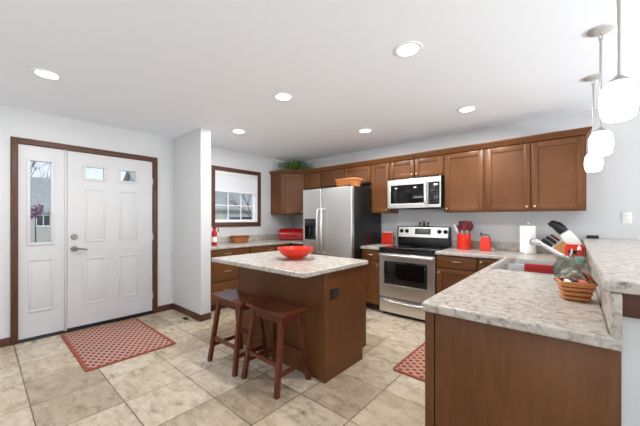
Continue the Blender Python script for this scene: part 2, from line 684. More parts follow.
for (y0, y1, z0, z1) in ((YF - T, -2.05, 0, ZC), (-2.05, 0.15, 0, 0.8), (-2.05, 0.15, 2.15, ZC), (0.15, 1.65, 0, ZC), (1.65, 3.85, 0, 0.8), (1.65, 3.85, 2.15, ZC), (3.85, YW + T, 0, ZC)):
    b.box(XR, XR + T, y0, y1, z0, z1)
struct(b.build('wall_right', 'wall'))
b = MB()   # wall behind the camera: window and patio openings added for the fill lights
for (x0, x1, z0, z1) in ((XW, -3.6, 0, ZC), (-3.6, -1.6, 0, 0.8), (-3.6, -1.6, 2.15, ZC), (-1.6, -0.4, 0, ZC), (-0.4, 2.2, 2.25, ZC), (2.2, XR, 0, ZC)):
    b.box(x0, x1, YF - T, YF, z0, z1)
struct(b.build('wall_front', 'wall'))

def bb(name, x0, x1, y0, y1):
    struct(MB().box(x0, x1, y0, y1, 0, 0.085, 0.004).build(name, 'trim'))
bb('baseboard_left', XW, XW + 0.014, YF, 0.206)
bb('baseboard_left_corner', XW, XW + 0.014, 1.626, 1.828)
bb('baseboard_wing', XW, -3.586, 1.828, 1.842)
bb('baseboard_wing_end', -3.60, -3.586, 1.842, 1.976)

# ------------------------------------------------------------------ front door unit (door_1): frame, sidelight, six panel leaf
d = sthing('door_1', (XW, 0.92, 0))
XD = XW - 0.012          # face of leaf and sidelight
b = MB()
b.box(XW - 0.10, XW + 0.020, 0.207, 0.263, 0, 2.158, 0.004)
b.box(XW - 0.10, XW + 0.020, 1.566, 1.622, 0, 2.158, 0.004)
b.box(XW - 0.10, XW + 0.020, 0.263, 1.566, 2.098, 2.158, 0.004)
b.build('door_frame', 'trim', d)
MB().box(XW - 0.12, XW + 0.012, 0.263, 1.566, 0.0, 0.022, 0.003).build('threshold', 'black', d)
MB().box(XW - 0.10, XD + 0.006, 0.263, 1.566, 0.022, 0.032, 0.002).build('door_sweep', 'black', d)

def panelled(b, y0, y1, z0, z1, x_face, th, openings, panels):
    """a leaf in the wall plane: boards around glazed openings, embossed panels on the face"""
    ys = sorted({y0, y1, *[v for o in openings for v in o[:2]]})
    zs = sorted({z0, z1, *[v for o in openings for v in o[2:]]})
    for i in range(len(zs) - 1):
        run = None
        for j in range(len(ys) - 1):
            cy, cz = (ys[j] + ys[j + 1]) / 2, (zs[i] + zs[i + 1]) / 2
            hole = any(o[0] < cy < o[1] and o[2] < cz < o[3] for o in openings)
            if hole:
                if run:
                    b.box(x_face - th, x_face, run[0], run[1], zs[i], zs[i + 1])
                run = None
            else:
                run = (run[0], ys[j + 1]) if run else (ys[j], ys[j + 1])
        if run:
            b.box(x_face - th, x_face, run[0], run[1], zs[i], zs[i + 1])
    for (a0, a1, c0, c1) in panels:
        # raised moulding ring with a raised field
        w_ = 0.020
        for (p0, p1, q0, q1) in ((a0, a1, c0, c0 + w_), (a0, a1, c1 - w_, c1), (a0, a0 + w_, c0 + w_, c1 - w_), (a1 - w_, a1, c0 + w_, c1 - w_)):
            b.box(x_face - 0.002, x_face + 0.007, p0, p1, q0, q1, 0.0035)
        b.loft([[(x_face - 0.001, a0 + 0.03, c0 + 0.03), (x_face - 0.001, a1 - 0.03, c0 + 0.03), (x_face - 0.001, a1 - 0.03, c1 - 0.03), (x_face - 0.001, a0 + 0.03, c1 - 0.03)],
                [(x_face + 0.006, a0 + 0.055, c0 + 0.055), (x_face + 0.006, a1 - 0.055, c0 + 0.055), (x_face + 0.006, a1 - 0.055, c1 - 0.055), (x_face + 0.006, a0 + 0.055, c1 - 0.055)]])

def glass_stop(b, o, x):
    w_ = 0.028
    a0, a1, c0, c1 = o
    for (p0, p1, q0, q1) in ((a0 - w_, a1 + w_, c0 - w_, c0), (a0 - w_, a1 + w_, c1, c1 + w_), (a0 - w_, a0, c0, c1), (a1, a1 + w_, c0, c1)):
        b.box(x - 0.002, x + 0.011, p0, p1, q0, q1, 0.004)

so = (0.355, 0.520, 1.048, 1.934)
b = MB()
panelled(b, 0.263, 0.632, 0.032, 2.096, XD, 0.045, [so], [(0.343, 0.545, 0.296, 0.868)])
glass_stop(b, so, XD)
sl = b.build('sidelight', 'doorw', d)
MB().box(XD - 0.028, XD - 0.020, so[0], so[1], so[2], so[3]).build('pane', 'glass', sl)
MB().box(XW - 0.09, XW - 0.002, 0.634, 0.654, 0.022, 2.098, 0.002).build('mullion', 'doorw', d)
los = [(0.830, 1.010, 1.796, 1.930), (1.186, 1.357, 1.800, 1.930)]
b = MB()
panelled(b, 0.659, 1.563, 0.040, 2.094, XD, 0.045, los,
         [(0.815, 1.025, 1.030, 1.670), (1.170, 1.375, 1.030, 1.670), (0.815, 1.035, 0.285, 0.840), (1.165, 1.385, 0.285, 0.840)])
for o in los:
    glass_stop(b, o, XD)
leaf = b.build('door_leaf', 'doorw', d)
for o in los:
    MB().box(XD - 0.028, XD - 0.020, o[0], o[1], o[2], o[3]).build('pane', 'glass', leaf)
b = MB()
b.cone((XD, 0.722, 1.096), (XD + 0.014, 0.722, 1.096), 0.033, 0.030)
b.cone((XD + 0.014, 0.722, 1.096), (XD + 0.024, 0.722, 1.096), 0.015)
b.build('deadbolt', 'hardware', leaf)
b = MB()
b.cone((XD, 0.722, 0.955), (XD + 0.010, 0.722, 0.955), 0.035, 0.033)
b.cone((XD + 0.010, 0.722, 0.955), (XD + 0.045, 0.722, 0.955), 0.014)
b.tube([(XD + 0.045, 0.715, 0.955), (XD + 0.047, 0.76, 0.957), (XD + 0.046, 0.80, 0.950), (XD + 0.045, 0.838, 0.942)], [0.012, 0.010, 0.009, 0.008])
b.build('door_handle', 'hardware', leaf)
for z in (0.25, 1.06, 1.82):
    MB().cone((XD + 0.010, 1.566, z - 0.045), (XD + 0.010, 1.566, z + 0.045), 0.008, seg=12).build('hinge', 'nickel', leaf)

# ------------------------------------------------------------------ kitchen window (window_1)
wn_ = sthing('window_1', (XW, 2.92, 1.2))
b = MB()
for (y0, y1, z0, z1) in ((2.434, 2.490, 1.176, 2.170), (3.340, 3.406, 1.176, 2.170), (2.490, 3.340, 2.104, 2.170), (2.490, 3.340, 1.176, 1.252)):
    b.box(XW + 0.0005, XW + 0.020, y0, y1, z0, z1, 0.004)
b.build('window_casing', 'trim', wn_)
b = MB()     # jamb lining
b.box(XW - 0.12, XW + 0.0, 2.486, 2.496, 1.240, 2.110)
b.box(XW - 0.12, XW + 0.0, 3.336, 3.348, 1.240, 2.110)
b.box(XW - 0.12, XW + 0.0, 2.496, 3.336, 1.240, 1.252)
b.box(XW - 0.12, XW + 0.0, 2.496, 3.336, 2.100, 2.112)
b.build('jamb', 'vinyl', wn_)
b = MB()
xs0, xs1 = XW - 0.11, XW - 0.07
for (y0, y1, z0, z1) in ((2.497, 2.537, 1.253, 2.099), (3.295, 3.335, 1.253, 2.099), (2.537, 3.295, 1.253, 1.298), (2.537, 3.295, 2.060, 2.099)):
    b.box(xs0, xs1, y0, y1, z0, z1, 0.003)
b.build('window_sash', 'vinyl', wn_)
b = MB()
for y in (2.79, 3.043):
    b.box(XW - 0.098, XW - 0.080, y - 0.009, y + 0.009, 1.298, 2.060)
for z in (1.54, 1.80):
    b.box(XW - 0.097, XW - 0.081, 2.537, 3.295, z - 0.009, z + 0.009)
b.build('muntins', 'vinyl', wn_)
MB().box(XW - 0.094, XW - 0.086, 2.535, 3.297, 1.296, 2.062).build('pane', 'glass', wn_)
t = thing('window_blind', 'white cellular blind drawn a third of the way down the kitchen window', 'blind', (XW - 0.04, 2.915, 2.09))
MB().box(XW - 0.060, XW - 0.018, 2.500, 3.332, 2.060, 2.098, 0.004).build('head_rail', 'vinyl', t)
b = MB()
nz_ = 16
prof = []
for i in range(nz_ + 1):
    z = 2.060 - (2.060 - 1.785) * i / nz_
    prof.append((XW - 0.038 + (0.003 if i % 2 else -0.001), z))
back = [(x - 0.012, z) for x, z in reversed(prof)]
poly = prof + back
b.loft([[(x, 2.504, z) for x, z in poly], [(x, 3.328, z) for x, z in poly]])
b.build('blind_cloth', 'blind', t)
MB().box(XW - 0.056, XW - 0.022, 2.502, 3.330, 1.762, 1.785, 0.004).build('bottom_rail', 'vinyl', t)

# ------------------------------------------------------------------ frames of the made-up windows and patio door, added for light
def glazing(name, x0, x1, y0, y1, z0, z1, mids):
    o = sthing(name, ((x0 + x1) / 2, (y0 + y1) / 2, z0))
    b = MB()
    f_ = 0.05
    along_x = (x1 - x0) > (y1 - y0)
    if along_x:
        b.box(x0, x1, y0, y1, z0, z0 + f_).box(x0, x1, y0, y1, z1 - f_, z1)
        b.box(x0, x0 + f_, y0, y1, z0 + f_, z1 - f_).box(x1 - f_, x1, y0, y1, z0 + f_, z1 - f_)
        for mx_ in mids:
            b.box(mx_ - f_ / 2, mx_ + f_ / 2, y0, y1, z0 + f_, z1 - f_)
    else:
        b.box(x0, x1, y0, y1, z0, z0 + f_).box(x0, x1, y0, y1, z1 - f_, z1)
        b.box(x0, x1, y0, y0 + f_, z0 + f_, z1 - f_).box(x0, x1, y1 - f_, y1, z0 + f_, z1 - f_)
        for my_ in mids:
            b.box(x0, x1, my_ - f_ / 2, my_ + f_ / 2, z0 + f_, z1 - f_)
    b.build('window_frame', 'vinyl', o)
glazing('added_window_2', -3.599, -1.601, YF - 0.10, YF - 0.04, 0.801, 2.149, [-2.6])
glazing('added_window_3', XR + 0.04, XR + 0.10, -2.049, 0.149, 0.801, 2.149, [-0.95])
glazing('added_window_4', XR + 0.04, XR + 0.10, 1.651, 3.849, 0.801, 2.149, [2.75])
glazing('added_door_2', -0.399, 2.199, YF - 0.10, YF - 0.04, 0.0, 2.249, [0.9])

# ------------------------------------------------------------------ cabinet helpers
def face_matrix(origin, udir):
    """local x = along the face, local y = into the cabinet, z up; the face looks along -y local"""
    u = Vector((udir[0], udir[1], 0)).normalized()
    v = Vector((-u.y, u.x, 0))
    m = Matrix(((u.x, v.x, 0, origin[0]), (u.y, v.y, 0, origin[1]), (0, 0, 1, origin[2] if len(origin) > 2 else 0), (0, 0, 0, 1)))
    return m

DT = 0.020
def shaker(mat, u0, u1, z0, z1, parent, name='door', rail=0.058):
    b = MB(mat)
    bev = 0.0022
    b.box(u0, u0 + rail, -DT, 0, z0, z1, bev)
    b.box(u1 - rail, u1, -DT, 0, z0, z1, bev)
    b.box(u0 + rail, u1 - rail, -DT, 0, z0, z0 + rail, bev)
    b.box(u0 + rail, u1 - rail, -DT, 0, z1 - rail, z1, bev)
    b.box(u0 + rail - 0.003, u1 - rail + 0.003, -DT + 0.011, -0.002, z0 + rail - 0.003, z1 - rail + 0.003)
    return b.build(name, 'cab', parent)

def drawer_front(mat, u0, u1, z0, z1, parent):
    b = MB(mat)
    b.box(u0, u1, -DT, 0, z0, z1, 0.004, 3)
    return b.build('drawer', 'cab', parent)

def knob(mat, u, z, parent):
    b = MB(mat)
    b.cone((u, -DT, z), (u, -DT - 0.014, z), 0.006, 0.005, 12)
    b.ball((u, -DT - 0.020, z), 0.0145, (1, 0.6, 1))
    return b.build('knob', 'pulls', parent)

def pull(mat, u, z, parent, half=0.052):
    b = MB(mat)
    pts = []
    for i in range(9):
        t_ = -1 + 2 * i / 8
        pts.append((u + half * t_, -DT - 0.028 * (1 - t_ ** 4) - 0.001, z + 0.004 * (1 - t_ * t_)))
    b.tube(pts, [0.0065, 0.0045, 0.0045, 0.005, 0.0055, 0.005, 0.0045, 0.0045, 0.0065], 10)
    return b.build('pull', 'pulls', parent)

def shell(mat, u0, u1, dep, z0, z1, parent, kick=0.0, solid=True, lip=0.0):
    """carcass; front face at local y=0"""
    b = MB(mat)
    b.box(u0, u1, 0.0, dep, z0 + kick, z1)
    o = b.build('carcass', 'cab', parent)
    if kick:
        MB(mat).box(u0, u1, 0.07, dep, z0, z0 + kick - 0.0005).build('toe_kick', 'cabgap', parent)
    return o

def wall_cab(name, label, x0, x1, z0, z1, doors, knobs):
    """on the range wall"""
    yb = YW - 0.305
    t = thing(name, label, 'cabinet', ((x0 + x1) / 2, YW - 0.15, z0))
    m = face_matrix((0, yb, 0), (1, 0))
    shell(m, x0 + 0.001, x1 - 0.001, 0.304, z0, z1, t)
    for (u0, u1), k in zip(doors, knobs):
        dr = shaker(m, u0, u1, z0 + 0.012, z1 - 0.012, t)
        if k is not None:
            knob(m, k[0], k[1], dr)
    return t

UZ0, UZ1 = 1.392, 2.145
# corner cabinet: five sided, diagonal door
cA, cB = (XW + 0.305, YW - 0.61), (XW + 0.61, YW - 0.305)
t = thing('corner_wall_cabinet', 'brown wooden corner wall cabinet with an angled door beside the kitchen window', 'cabinet', (XW + 0.3, YW - 0.3, UZ0))
MB().prism([(XW + 0.001, YW - 0.001), (XW + 0.001, YW - 0.61), cA, cB, (XW + 0.61 - 0.001, YW - 0.001)], UZ0, UZ1).build('carcass', 'cab', t)
m = face_matrix((cA[0], cA[1], 0), (1, 1))
L = 0.305 * math.sqrt(2)
dr = shaker(m, 0.022, L - 0.022, UZ0 + 0.012, UZ1 - 0.012, t)
knob(m, L - 0.05, UZ0 + 0.05, dr)
FZ0 = 1.868
wall_cab('wall_cabinet', 'short single-door brown wall cabinet between the angled corner cabinet and the pair above the refrigerator', -3.80, -3.380, FZ0, UZ1, [(-3.788, -3.392)], [None])
wall_cab('wall_cabinet', 'short two-door brown wall cabinet above the right half of the refrigerator', -3.380, -2.372, FZ0, UZ1, [(-3.366, -2.878), (-2.868, -2.386)], [None, None])
wall_cab('wall_cabinet', 'narrow tall brown wall cabinet between the refrigerator and the microwave', -2.372, -2.064, UZ0, UZ1, [(-2.360, -2.076)], [(-2.100, UZ0 + 0.05)])
wall_cab('wall_cabinet', 'short two-door brown wall cabinet directly above the microwave', -2.064, -1.284, 1.876, UZ1, [(-2.050, -1.680), (-1.668, -1.298)], [(-1.708, 1.925), (-1.640, 1.925)])
wall_cab('wall_cabinet', 'single-door tall brown wall cabinet right of the microwave, above the utensil crock', -1.284, -0.812, UZ0, UZ1, [(-1.268, -0.828)], [(-1.243, UZ0 + 0.045)])
wall_cab('wall_cabinet', 'wide two-door brown wall cabinet above the paper towels, rightmost of the row', -0.812, 0.092, UZ0, UZ1, [(-0.796, -0.366), (-0.354, 0.076)], [(-0.395, UZ0 + 0.05), (-0.325, UZ0 + 0.05)])
# crown moulding along all of them
def crown_loop(o, z):
    s_ = math.sqrt(2)
    yb = YW - 0.325
    k = o * (s_ - 1)
    return [(XW + 0.001, YW - 0.001, z), (XW + 0.001, YW - 0.61 - o, z), (XW + 0.305 + k + 0.008, YW - 0.61 - o, z),
            (XW + 0.61 + 0.02 - k + k, yb - o, z), (0.092 + o, yb - o, z), (0.092 + o, YW - 0.001, z)]
b = MB()
b.loft([crown_loop(0.003, 2.1465), crown_loop(0.006, 2.156), crown_loop(0.016, 2.166), crown_loop(0.034, 2.190), crown_loop(0.040, 2.196), crown_loop(0.040, 2.207)])
struct(b.build('trim_1', 'cab'))
bpy.data.objects['trim_1'].name = 'trim_1'

# ------------------------------------------------------------------ base cabinets
BZ = 0.874
# left run (faces +x) : local x runs along +y
XBF = XW + 0.585
mL = face_matrix((XBF, 0, 0), (0, 1))
def base_left(label, y0, y1, fronts, filler=False):
    t = thing('base_cabinet', label, 'cabinet', (XW + 0.3, (y0 + y1) / 2, 0))
    shell(mL, y0 + 0.001, y1 - 0.001, 0.584, 0, BZ, t, 0.10)
    return t
t = base_left('brown base cabinet with three drawers under the kitchen window, beside the white wing wall', 1.978, 2.735, None)
for (z0, z1, zp) in ((0.722, 0.862, 0.805), (0.418, 0.708, 0.552), (0.112, 0.404, 0.28)):
    f_ = drawer_front(mL, 1.990, 2.725, z0, z1, t)
    pull(mL, 2.36, zp, f_)
t = base_left('brown base cabinet with two doors on the window wall, behind the island', 2.735, 3.60, None)
f_ = drawer_front(mL, 2.748, 3.590, 0.722, 0.862, t)
pull(mL, 3.17, 0.80, f_)
for (u0, u1, k) in ((2.748, 3.163, 3.13), (3.173, 3.590, 3.205)):
    dr = shaker(mL, u0, u1, 0.112, 0.708, t)
    knob(mL, k, 0.66, dr)
yB = 3.655      # carcass face of the base units on the range wall
mB = face_matrix((0, yB, 0), (1, 0))
DB = YW - yB - 0.001
t = thing('base_cabinet', 'brown corner base cabinet under the red bread box, left of the refrigerator', 'cabinet', (-3.87, 3.95, 0))
MB().box(XW + 0.001, -3.318, yB, YW - 0.001, 0.10, BZ).build('carcass', 'cab', t)
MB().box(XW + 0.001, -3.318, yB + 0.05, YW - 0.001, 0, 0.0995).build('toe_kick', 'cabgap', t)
shaker(mB, -3.76, -3.33, 0.112, 0.862, t)
t = thing('base_cabinet', 'narrow brown base cabinet between the refrigerator and the range', 'cabinet', (-2.2, 3.95, 0))
shell(mB, -2.349, -2.047, DB, 0, BZ, t, 0.10)
f_ = drawer_front(mB, -2.338, -2.058, 0.722, 0.862, t)
pull(mB, -2.195, 0.80, f_, 0.045)
dr = shaker(mB, -2.338, -2.058, 0.112, 0.708, t, rail=0.05)
knob(mB, -2.085, 0.655, dr)
t = thing('base_cabinet', 'brown base cabinet with a drawer over a door, right of the range', 'cabinet', (-1.04, 3.95, 0))
shell(mB, -1.279, -0.816, DB, 0, BZ, t, 0.10)
f_ = drawer_front(mB, -1.266, -0.828, 0.722, 0.862, t)
pull(mB, -1.035, 0.80, f_)
dr = shaker(mB, -1.266, -0.828, 0.112, 0.708, t)
knob(mB, -1.238, 0.665, dr)
t = thing('base_cabinet', 'narrow brown corner base cabinet where the range wall meets the sink counter', 'cabinet', (-0.66, 3.95, 0))
shell(mB, -0.814, -0.526, DB, 0, BZ, t, 0.10)
dr = shaker(mB, -0.802, -0.560, 0.112, 0.862, t, rail=0.05)
knob(mB, -0.780, 0.825, dr)
# peninsula cabinet: open-topped case so the sink bowls hang in it
t = thing('peninsula_cabinet', 'long brown sink cabinet of the peninsula with a plain end panel facing the room', 'cabinet', (-0.2, 2.5, 0))
XP0, XP1, YP0, YP1 = -0.520, 0.090, 1.385, 3.654
b = MB()
b.box(XP0, XP0 + 0.018, YP0 + 0.001, YP1, 0.10, BZ)
b.box(XP1 - 0.018, XP1, YP0 + 0.001, YP1, 0.0, BZ)
b.box(XP0 + 0.018, XP1 - 0.018, YP1 - 0.018, YP1, 0.0, BZ)
b.box(XP0 + 0.018, XP1 - 0.018, YP0 + 0.001, YP1 - 0.018, 0.10, 0.118)
b.box(XP0 + 0.06, XP0 + 0.078, YP0 + 0.001, YP1, 0.0, 0.0995)
b.build('carcass', 'cab', t)
b = MB()
b.box(XP0 - 0.016, XP0 + 0.026, YP0 - 0.004, YP0, 0.10, BZ, 0.001)
b.box(XP0 + 0.031, XP1 + 0.0265, YP0 - 0.003, YP0, 0.0, BZ, 0.001)
b.build('end_panel', 'cab', t)
mP = face_matrix((XP0, 0, 0), (0, -1))
for (u0, u1) in ((-1.93, -1.402), (-2.47, -1.94), (-3.00, -2.48), (-3.53, -3.01)):
    shaker(mP, u0, u1, 0.112, 0.862, t)

# ------------------------------------------------------------------ worktops
CZ0, CZ1 = 0.8745, 0.914
t = thing('worktop', 'mottled grey-white laminate worktop under the kitchen window', 'worktop', (-4.1, 3.0, CZ0))
b = MB()
b.slab([(XW + 0.022, 1.979), (-3.785, 1.979), (-3.785, 3.60), (-3.318, 3.60), (-3.318, YW - 0.022), (XW + 0.022, YW - 0.022)], [], CZ0, CZ1)
b.build('counter_slab', 'lam', t, bevel=0.008)
b = MB()
b.box(XW + 0.001, XW + 0.0215, 1.979, YW - 0.0225, CZ0, 1.016, 0.003)
b.box(XW + 0.001, -3.318, YW - 0.0215, YW - 0.001, CZ0, 1.016, 0.003)
b.build('backsplash', 'lam', t)
t = thing('worktop', 'short piece of mottled laminate worktop between the refrigerator and the range', 'worktop', (-2.2, 3.95, CZ0))
MB().slab([(-2.349, 3.61), (-2.047, 3.61), (-2.047, YW - 0.022), (-2.349, YW - 0.022)], [], CZ0, CZ1).build('counter_slab', 'lam', t, bevel=0.008)
MB().box(-2.349, -2.047, YW - 0.0215, YW - 0.001, CZ0, 1.016, 0.003).build('backsplash', 'lam', t)
t = thing('worktop', 'mottled L-shaped laminate worktop of the sink peninsula, running to the range', 'worktop', (-0.25, 2.5, CZ0))
SX0, SX1, SY0, SY1 = -0.485, 0.030, 2.575, 3.455     # sink cut-out
outer = [(-1.279, YW - 0.022), (-1.279, 3.61), (-0.545, 3.61), (-0.545, 1.375)]
r_ = 0.035
outer = outer[:3] + [(-0.545, 1.342 + r_)] + [(-0.545 + r_ - r_ * math.cos(a), 1.342 + r_ - r_ * math.sin(a)) for a in (PI / 10, PI / 5, 3 * PI / 10, 4 * PI / 10, PI / 2)] + [(0.1165, 1.342), (0.1165, 1.384), (0.0905, 1.384), (0.0905, YW - 0.022)]
b = MB()
b.slab(outer, [[(SX0 + 0.012, SY0 + 0.012), (SX1 - 0.012, SY0 + 0.012), (SX1 - 0.012, SY1 - 0.012), (SX0 + 0.012, SY1 - 0.012)]], CZ0, CZ1)
b.build('counter_slab', 'lam', t, bevel=0.008)
b = MB()
b.box(-1.279, 0.090, YW - 0.0215, YW - 0.001, CZ0, 1.016, 0.003)
b.build('backsplash', 'lam', t)
b = MB()
b.box(0.0915, 0.1165, 1.3855, YW - 0.023, 0.876, 1.0585, 0.002)
b.box(0.0915, 0.1165, 1.344, 1.3845, 0.9145, 1.0585, 0.002)
b.build('side_splash', 'lam', t)

# half wall carrying the raised bar
KX0, KX1 = 0.1175, 0.245
struct(MB().box(KX0, KX1, 1.388, YW - 0.0005, 0.0, 1.0585).build('wall_half', 'wall'))
b = MB()
b.box(KX0 - 0.004, KX1 + 0.018, 1.366, 1.387, 0.984, 1.0585, 0.002)
b.box(KX1 + 0.0005, KX1 + 0.018, 1.387, YW - 0.001, 0.984, 1.0585, 0.002)
struct(b.build('trim_2', 'trim'))
bx = MB()
bx.slab(rounded(0.070, 0.52, 1.354, YW - 0.001, 0.012, 4, (1, 1, 0, 0)), [], 1.0595, 1.100)
tag(bx.build('raised_counter', 'lam', None, (0.3, 2.6, 1.06), bevel=0.008), 'mottled laminate raised bar top on the white half wall at the right', 'counter')

# ------------------------------------------------------------------ island
t = thing('kitchen_island', 'brown wooden kitchen island with plain panels in front of the refrigerator', 'island', (-2.1, 2.1, 0))
IX0, IX1, IY0, IY1 = -2.690, -1.494, 1.793, 2.395
b = MB()
b.box(IX0, IX1, IY0, 2.335, 0.0, 0.102)
b.box(IX0, IX1, IY0, IY1, 0.102, BZ)
b.build('carcass', 'cab', t)
MB().box(IX1 - 0.020, IX1 + 0.004, IY0 - 0.003, IY0 + 0.016, 0.0, BZ, 0.001).build('corner_strip', 'cab', t)
MB().box(IX0 - 0.004, IX0 + 0.020, IY0 - 0.003, IY0 + 0.016, 0.0, BZ, 0.001).build('corner_strip', 'cab', t)
mI = face_matrix((0, IY1, 0), (-1, 0))
for (u0, u1) in ((1.506, 2.086), (2.098, 2.678)):
    f_ = drawer_front(mI, u0, u1, 0.722, 0.862, t)
    pull(mI, (u0 + u1) / 2, 0.80, f_)
    shaker(mI, u0, u1, 0.112, 0.708, t)
b = MB()
b.box(IX1, IX1 + 0.006, 1.856, 1.968, 0.652, 0.730, 0.002)
op = b.build('outlet_plate', 'black', t)
b = MB()
for yy in (1.884, 1.912, 1.940):
    b.box(IX1 + 0.006, IX1 + 0.009, yy - 0.011, yy + 0.011, 0.668, 0.714, 0.002)
b.build('outlet_socket', 'graydark', op)
bx = MB()
bx.slab(rounded(-2.778, -1.467, 1.520, 2.415, 0.035, 6), [], CZ0, CZ1)
tag(bx.build('island_countertop', 'lam', None, (-2.1, 2.0, CZ0), bevel=0.008), 'mottled grey-white laminate countertop on the kitchen island under the red bowl', 'countertop')

# ------------------------------------------------------------------ refrigerator
FX0, FX1, FYF = -3.302, -2.354, 3.400
FS = -2.914
t = thing('refrigerator', 'stainless side-by-side refrigerator with black sides and a door dispenser', 'refrigerator', (-2.83, 3.8, 0))
MB().box(FX0, FX1, FYF + 0.072, YW - 0.03, 0.03, 1.775, 0.004).build('cabinet_body', 'blackside', t)
MB().box(FX0 + 0.01, FX1 - 0.01, FYF + 0.055, FYF + 0.071, 0.0, 0.085, 0.003).build('base_grille', 'black', t)
MB().box(FX0 + 0.02, FX0 + 0.10, FYF + 0.01, FYF + 0.13, 1.7755, 1.790, 0.004).build('hinge_cover', 'black', t)
MB().box(FX1 - 0.08, FX1 - 0.02, FYF + 0.004, FYF + 0.055, 1.7755, 1.790, 0.004).build('hinge_cover', 'black', t)
DX0, DX1, DZ0, DZ1 = -3.262, -3.012, 0.985, 1.306
b = MB()
x0, x1 = FX0, FS - 0.004
y0, y1 = FYF, FYF + 0.068
# freezer door built around the dispenser recess
b.slab([(x0, 0.09), (x1, 0.09), (x1, 1.772), (x0, 1.772)], [[(DX0, DZ0), (DX1, DZ0), (DX1, DZ1), (DX0, DZ1)]], -y1, -y0)
b.bm.transform(Matrix(((1, 0, 0, 0), (0, 0, -1, 0), (0, 1, 0, 0), (0, 0, 0, 1))))
fd = b.build('freezer_door', 'steel', t, bevel=0.010)
b = MB()
b.box(FS + 0.004, FX1, y0, y1, 0.09, 1.772)
rd = b.build('refrigerator_door', 'steel', t, bevel=0.010)
b = MB()
b.box(DX0 + 0.001, DX1 - 0.001, y0 - 0.004, y0 + 0.058, DZ1 - 0.11, DZ1 - 0.001, 0.003)
b.box(DX0 + 0.001, DX0 + 0.012, y0 - 0.003, y0 + 0.058, DZ0 + 0.001, DZ1 - 0.11)
b.box(DX1 - 0.012, DX1 - 0.001, y0 - 0.003, y0 + 0.058, DZ0 + 0.001, DZ1 - 0.11)
b.box(DX0 + 0.012, DX1 - 0.012, y0 + 0.05, y0 + 0.058, DZ0 + 0.001, DZ1 - 0.11)
b.box(DX0 + 0.001, DX1 - 0.001, y0 - 0.004, y0 + 0.05, DZ0 + 0.001, DZ0 + 0.022, 0.003)
dp = b.build('dispenser', 'black', fd)
b = MB()
for xx in (-3.18, -3.09):
    b.box(xx - 0.022, xx + 0.022, y0 + 0.025, y0 + 0.045, DZ0 + 0.06, DZ0 + 0.19, 0.006)
b.build('paddle', 'bluegray', dp)
MB().box(-3.235, -3.040, y0 - 0.006, y0 - 0.0035, DZ1 - 0.085, DZ1 - 0.030, 0.001).build('control_strip', 'bluegray', dp)
for xx, par, s_ in ((-2.956, fd, -1), (-2.872, rd, 1)):
    b = MB()
    pts = [(xx, FYF, 1.452), (xx, FYF - 0.045, 1.448), (xx, FYF - 0.058, 1.40), (xx, FYF - 0.062, 1.12), (xx, FYF - 0.058, 0.84), (xx, FYF - 0.045, 0.795), (xx, FYF, 0.79)]
    b.tube(pts, [0.015, 0.015, 0.0145, 0.0145, 0.0145, 0.015, 0.015], 14)
    b.build('handle', 'steel', par)

# orange woven basket on the refrigerator
t = thing('woven_basket', 'shallow orange woven basket on top of the refrigerator', 'basket', (-2.50, 3.60, 1.776))
b = MB()
def basket_shell(b, cx, cy, z0, z1, a0, b0, a1, b1, th=0.006, rot=0.0, n=24, ex=4.0):
    def loop(a, bb_, z):
        pts = []
        for i in range(n):
            q = 2 * PI * i / n
            c_, s_ = math.cos(q), math.sin(q)
            px = a * math.copysign(abs(c_) ** (2 / ex), c_)
            py = bb_ * math.copysign(abs(s_) ** (2 / ex), s_)
            pts.append((cx + px * math.cos(rot) - py * math.sin(rot), cy + px * math.sin(rot) + py * math.cos(rot), z))
        return pts
    b.loft([loop(a0 * 0.96, b0 * 0.96, z0), loop(a0, b0, z0 + 0.006), loop(a1, b1, z1 - 0.003), loop(a1 - 0.002, b1 - 0.002, z1),
            loop(a1 - th, b1 - th, z1), loop(a0 - th, b0 - th, z0 + th + 0.004)])
basket_shell(b, -2.552, 3.60, 1.7765, 1.888, 0.165, 0.105, 0.190, 0.125)
b.build('basket_body', 'orangeweave', t)
b = MB()
rim_pts, rim_r = [], []
for i in range(97):
    a = 2 * PI * i / 96
    c_, s_ = math.cos(a), math.sin(a)
    rim_pts.append((-2.552 + 0.190 * math.copysign(abs(c_) ** 0.5, c_), 3.60 + 0.125 * math.copysign(abs(s_) ** 0.5, s_), 1.886))
    rim_r.append(0.010 + 0.003 * (i % 2))
b.tube(rim_pts, rim_r, 10)
b.build('rim', 'orangeweave', t)

# ------------------------------------------------------------------ range
RX0, RX1, RYF = -2.042, -1.284, 3.620
t = thing('range_stove', 'stainless electric range with black glass cooktop and oven window', 'stove', (-1.66, 3.95, 0))
b = MB()
b.box(RX0, RX1, RYF + 0.045, YW - 0.075, 0.03, 0.890, 0.002)
b.box(RX0 + 0.02, RX1 - 0.02, RYF + 0.06, YW - 0.08, 0.0, 0.03)
b.build('range_body', 'blackside', t)
b = MB()
b.box(RX0 - 0.0, RX1 + 0.0, RYF - 0.002, YW - 0.075, 0.8905, 0.916, 0.006)
ct = b.build('cooktop', 'blackglass', t)
for (cx, cy, r) in ((-1.85, 3.80, 0.105), (-1.47, 3.80, 0.085), (-1.85, 4.04, 0.080), (-1.47, 4.04, 0.105)):
    MB().lathe([(r, 0), (r, 0.0008), (r - 0.006, 0.0008), (r - 0.006, 0)], (cx, cy, 0.9161), 40).build('burner_ring', 'graydark', ct)
b = MB()
b.box(RX0 + 0.001, RX1 - 0.001, RYF + 0.020, RYF + 0.044, 0.845, 0.8895, 0.002)
b.build('vent_trim', 'black', t)
WX0, WX1, WZa, WZb = -1.970, -1.378, 0.425, 0.738
b = MB()
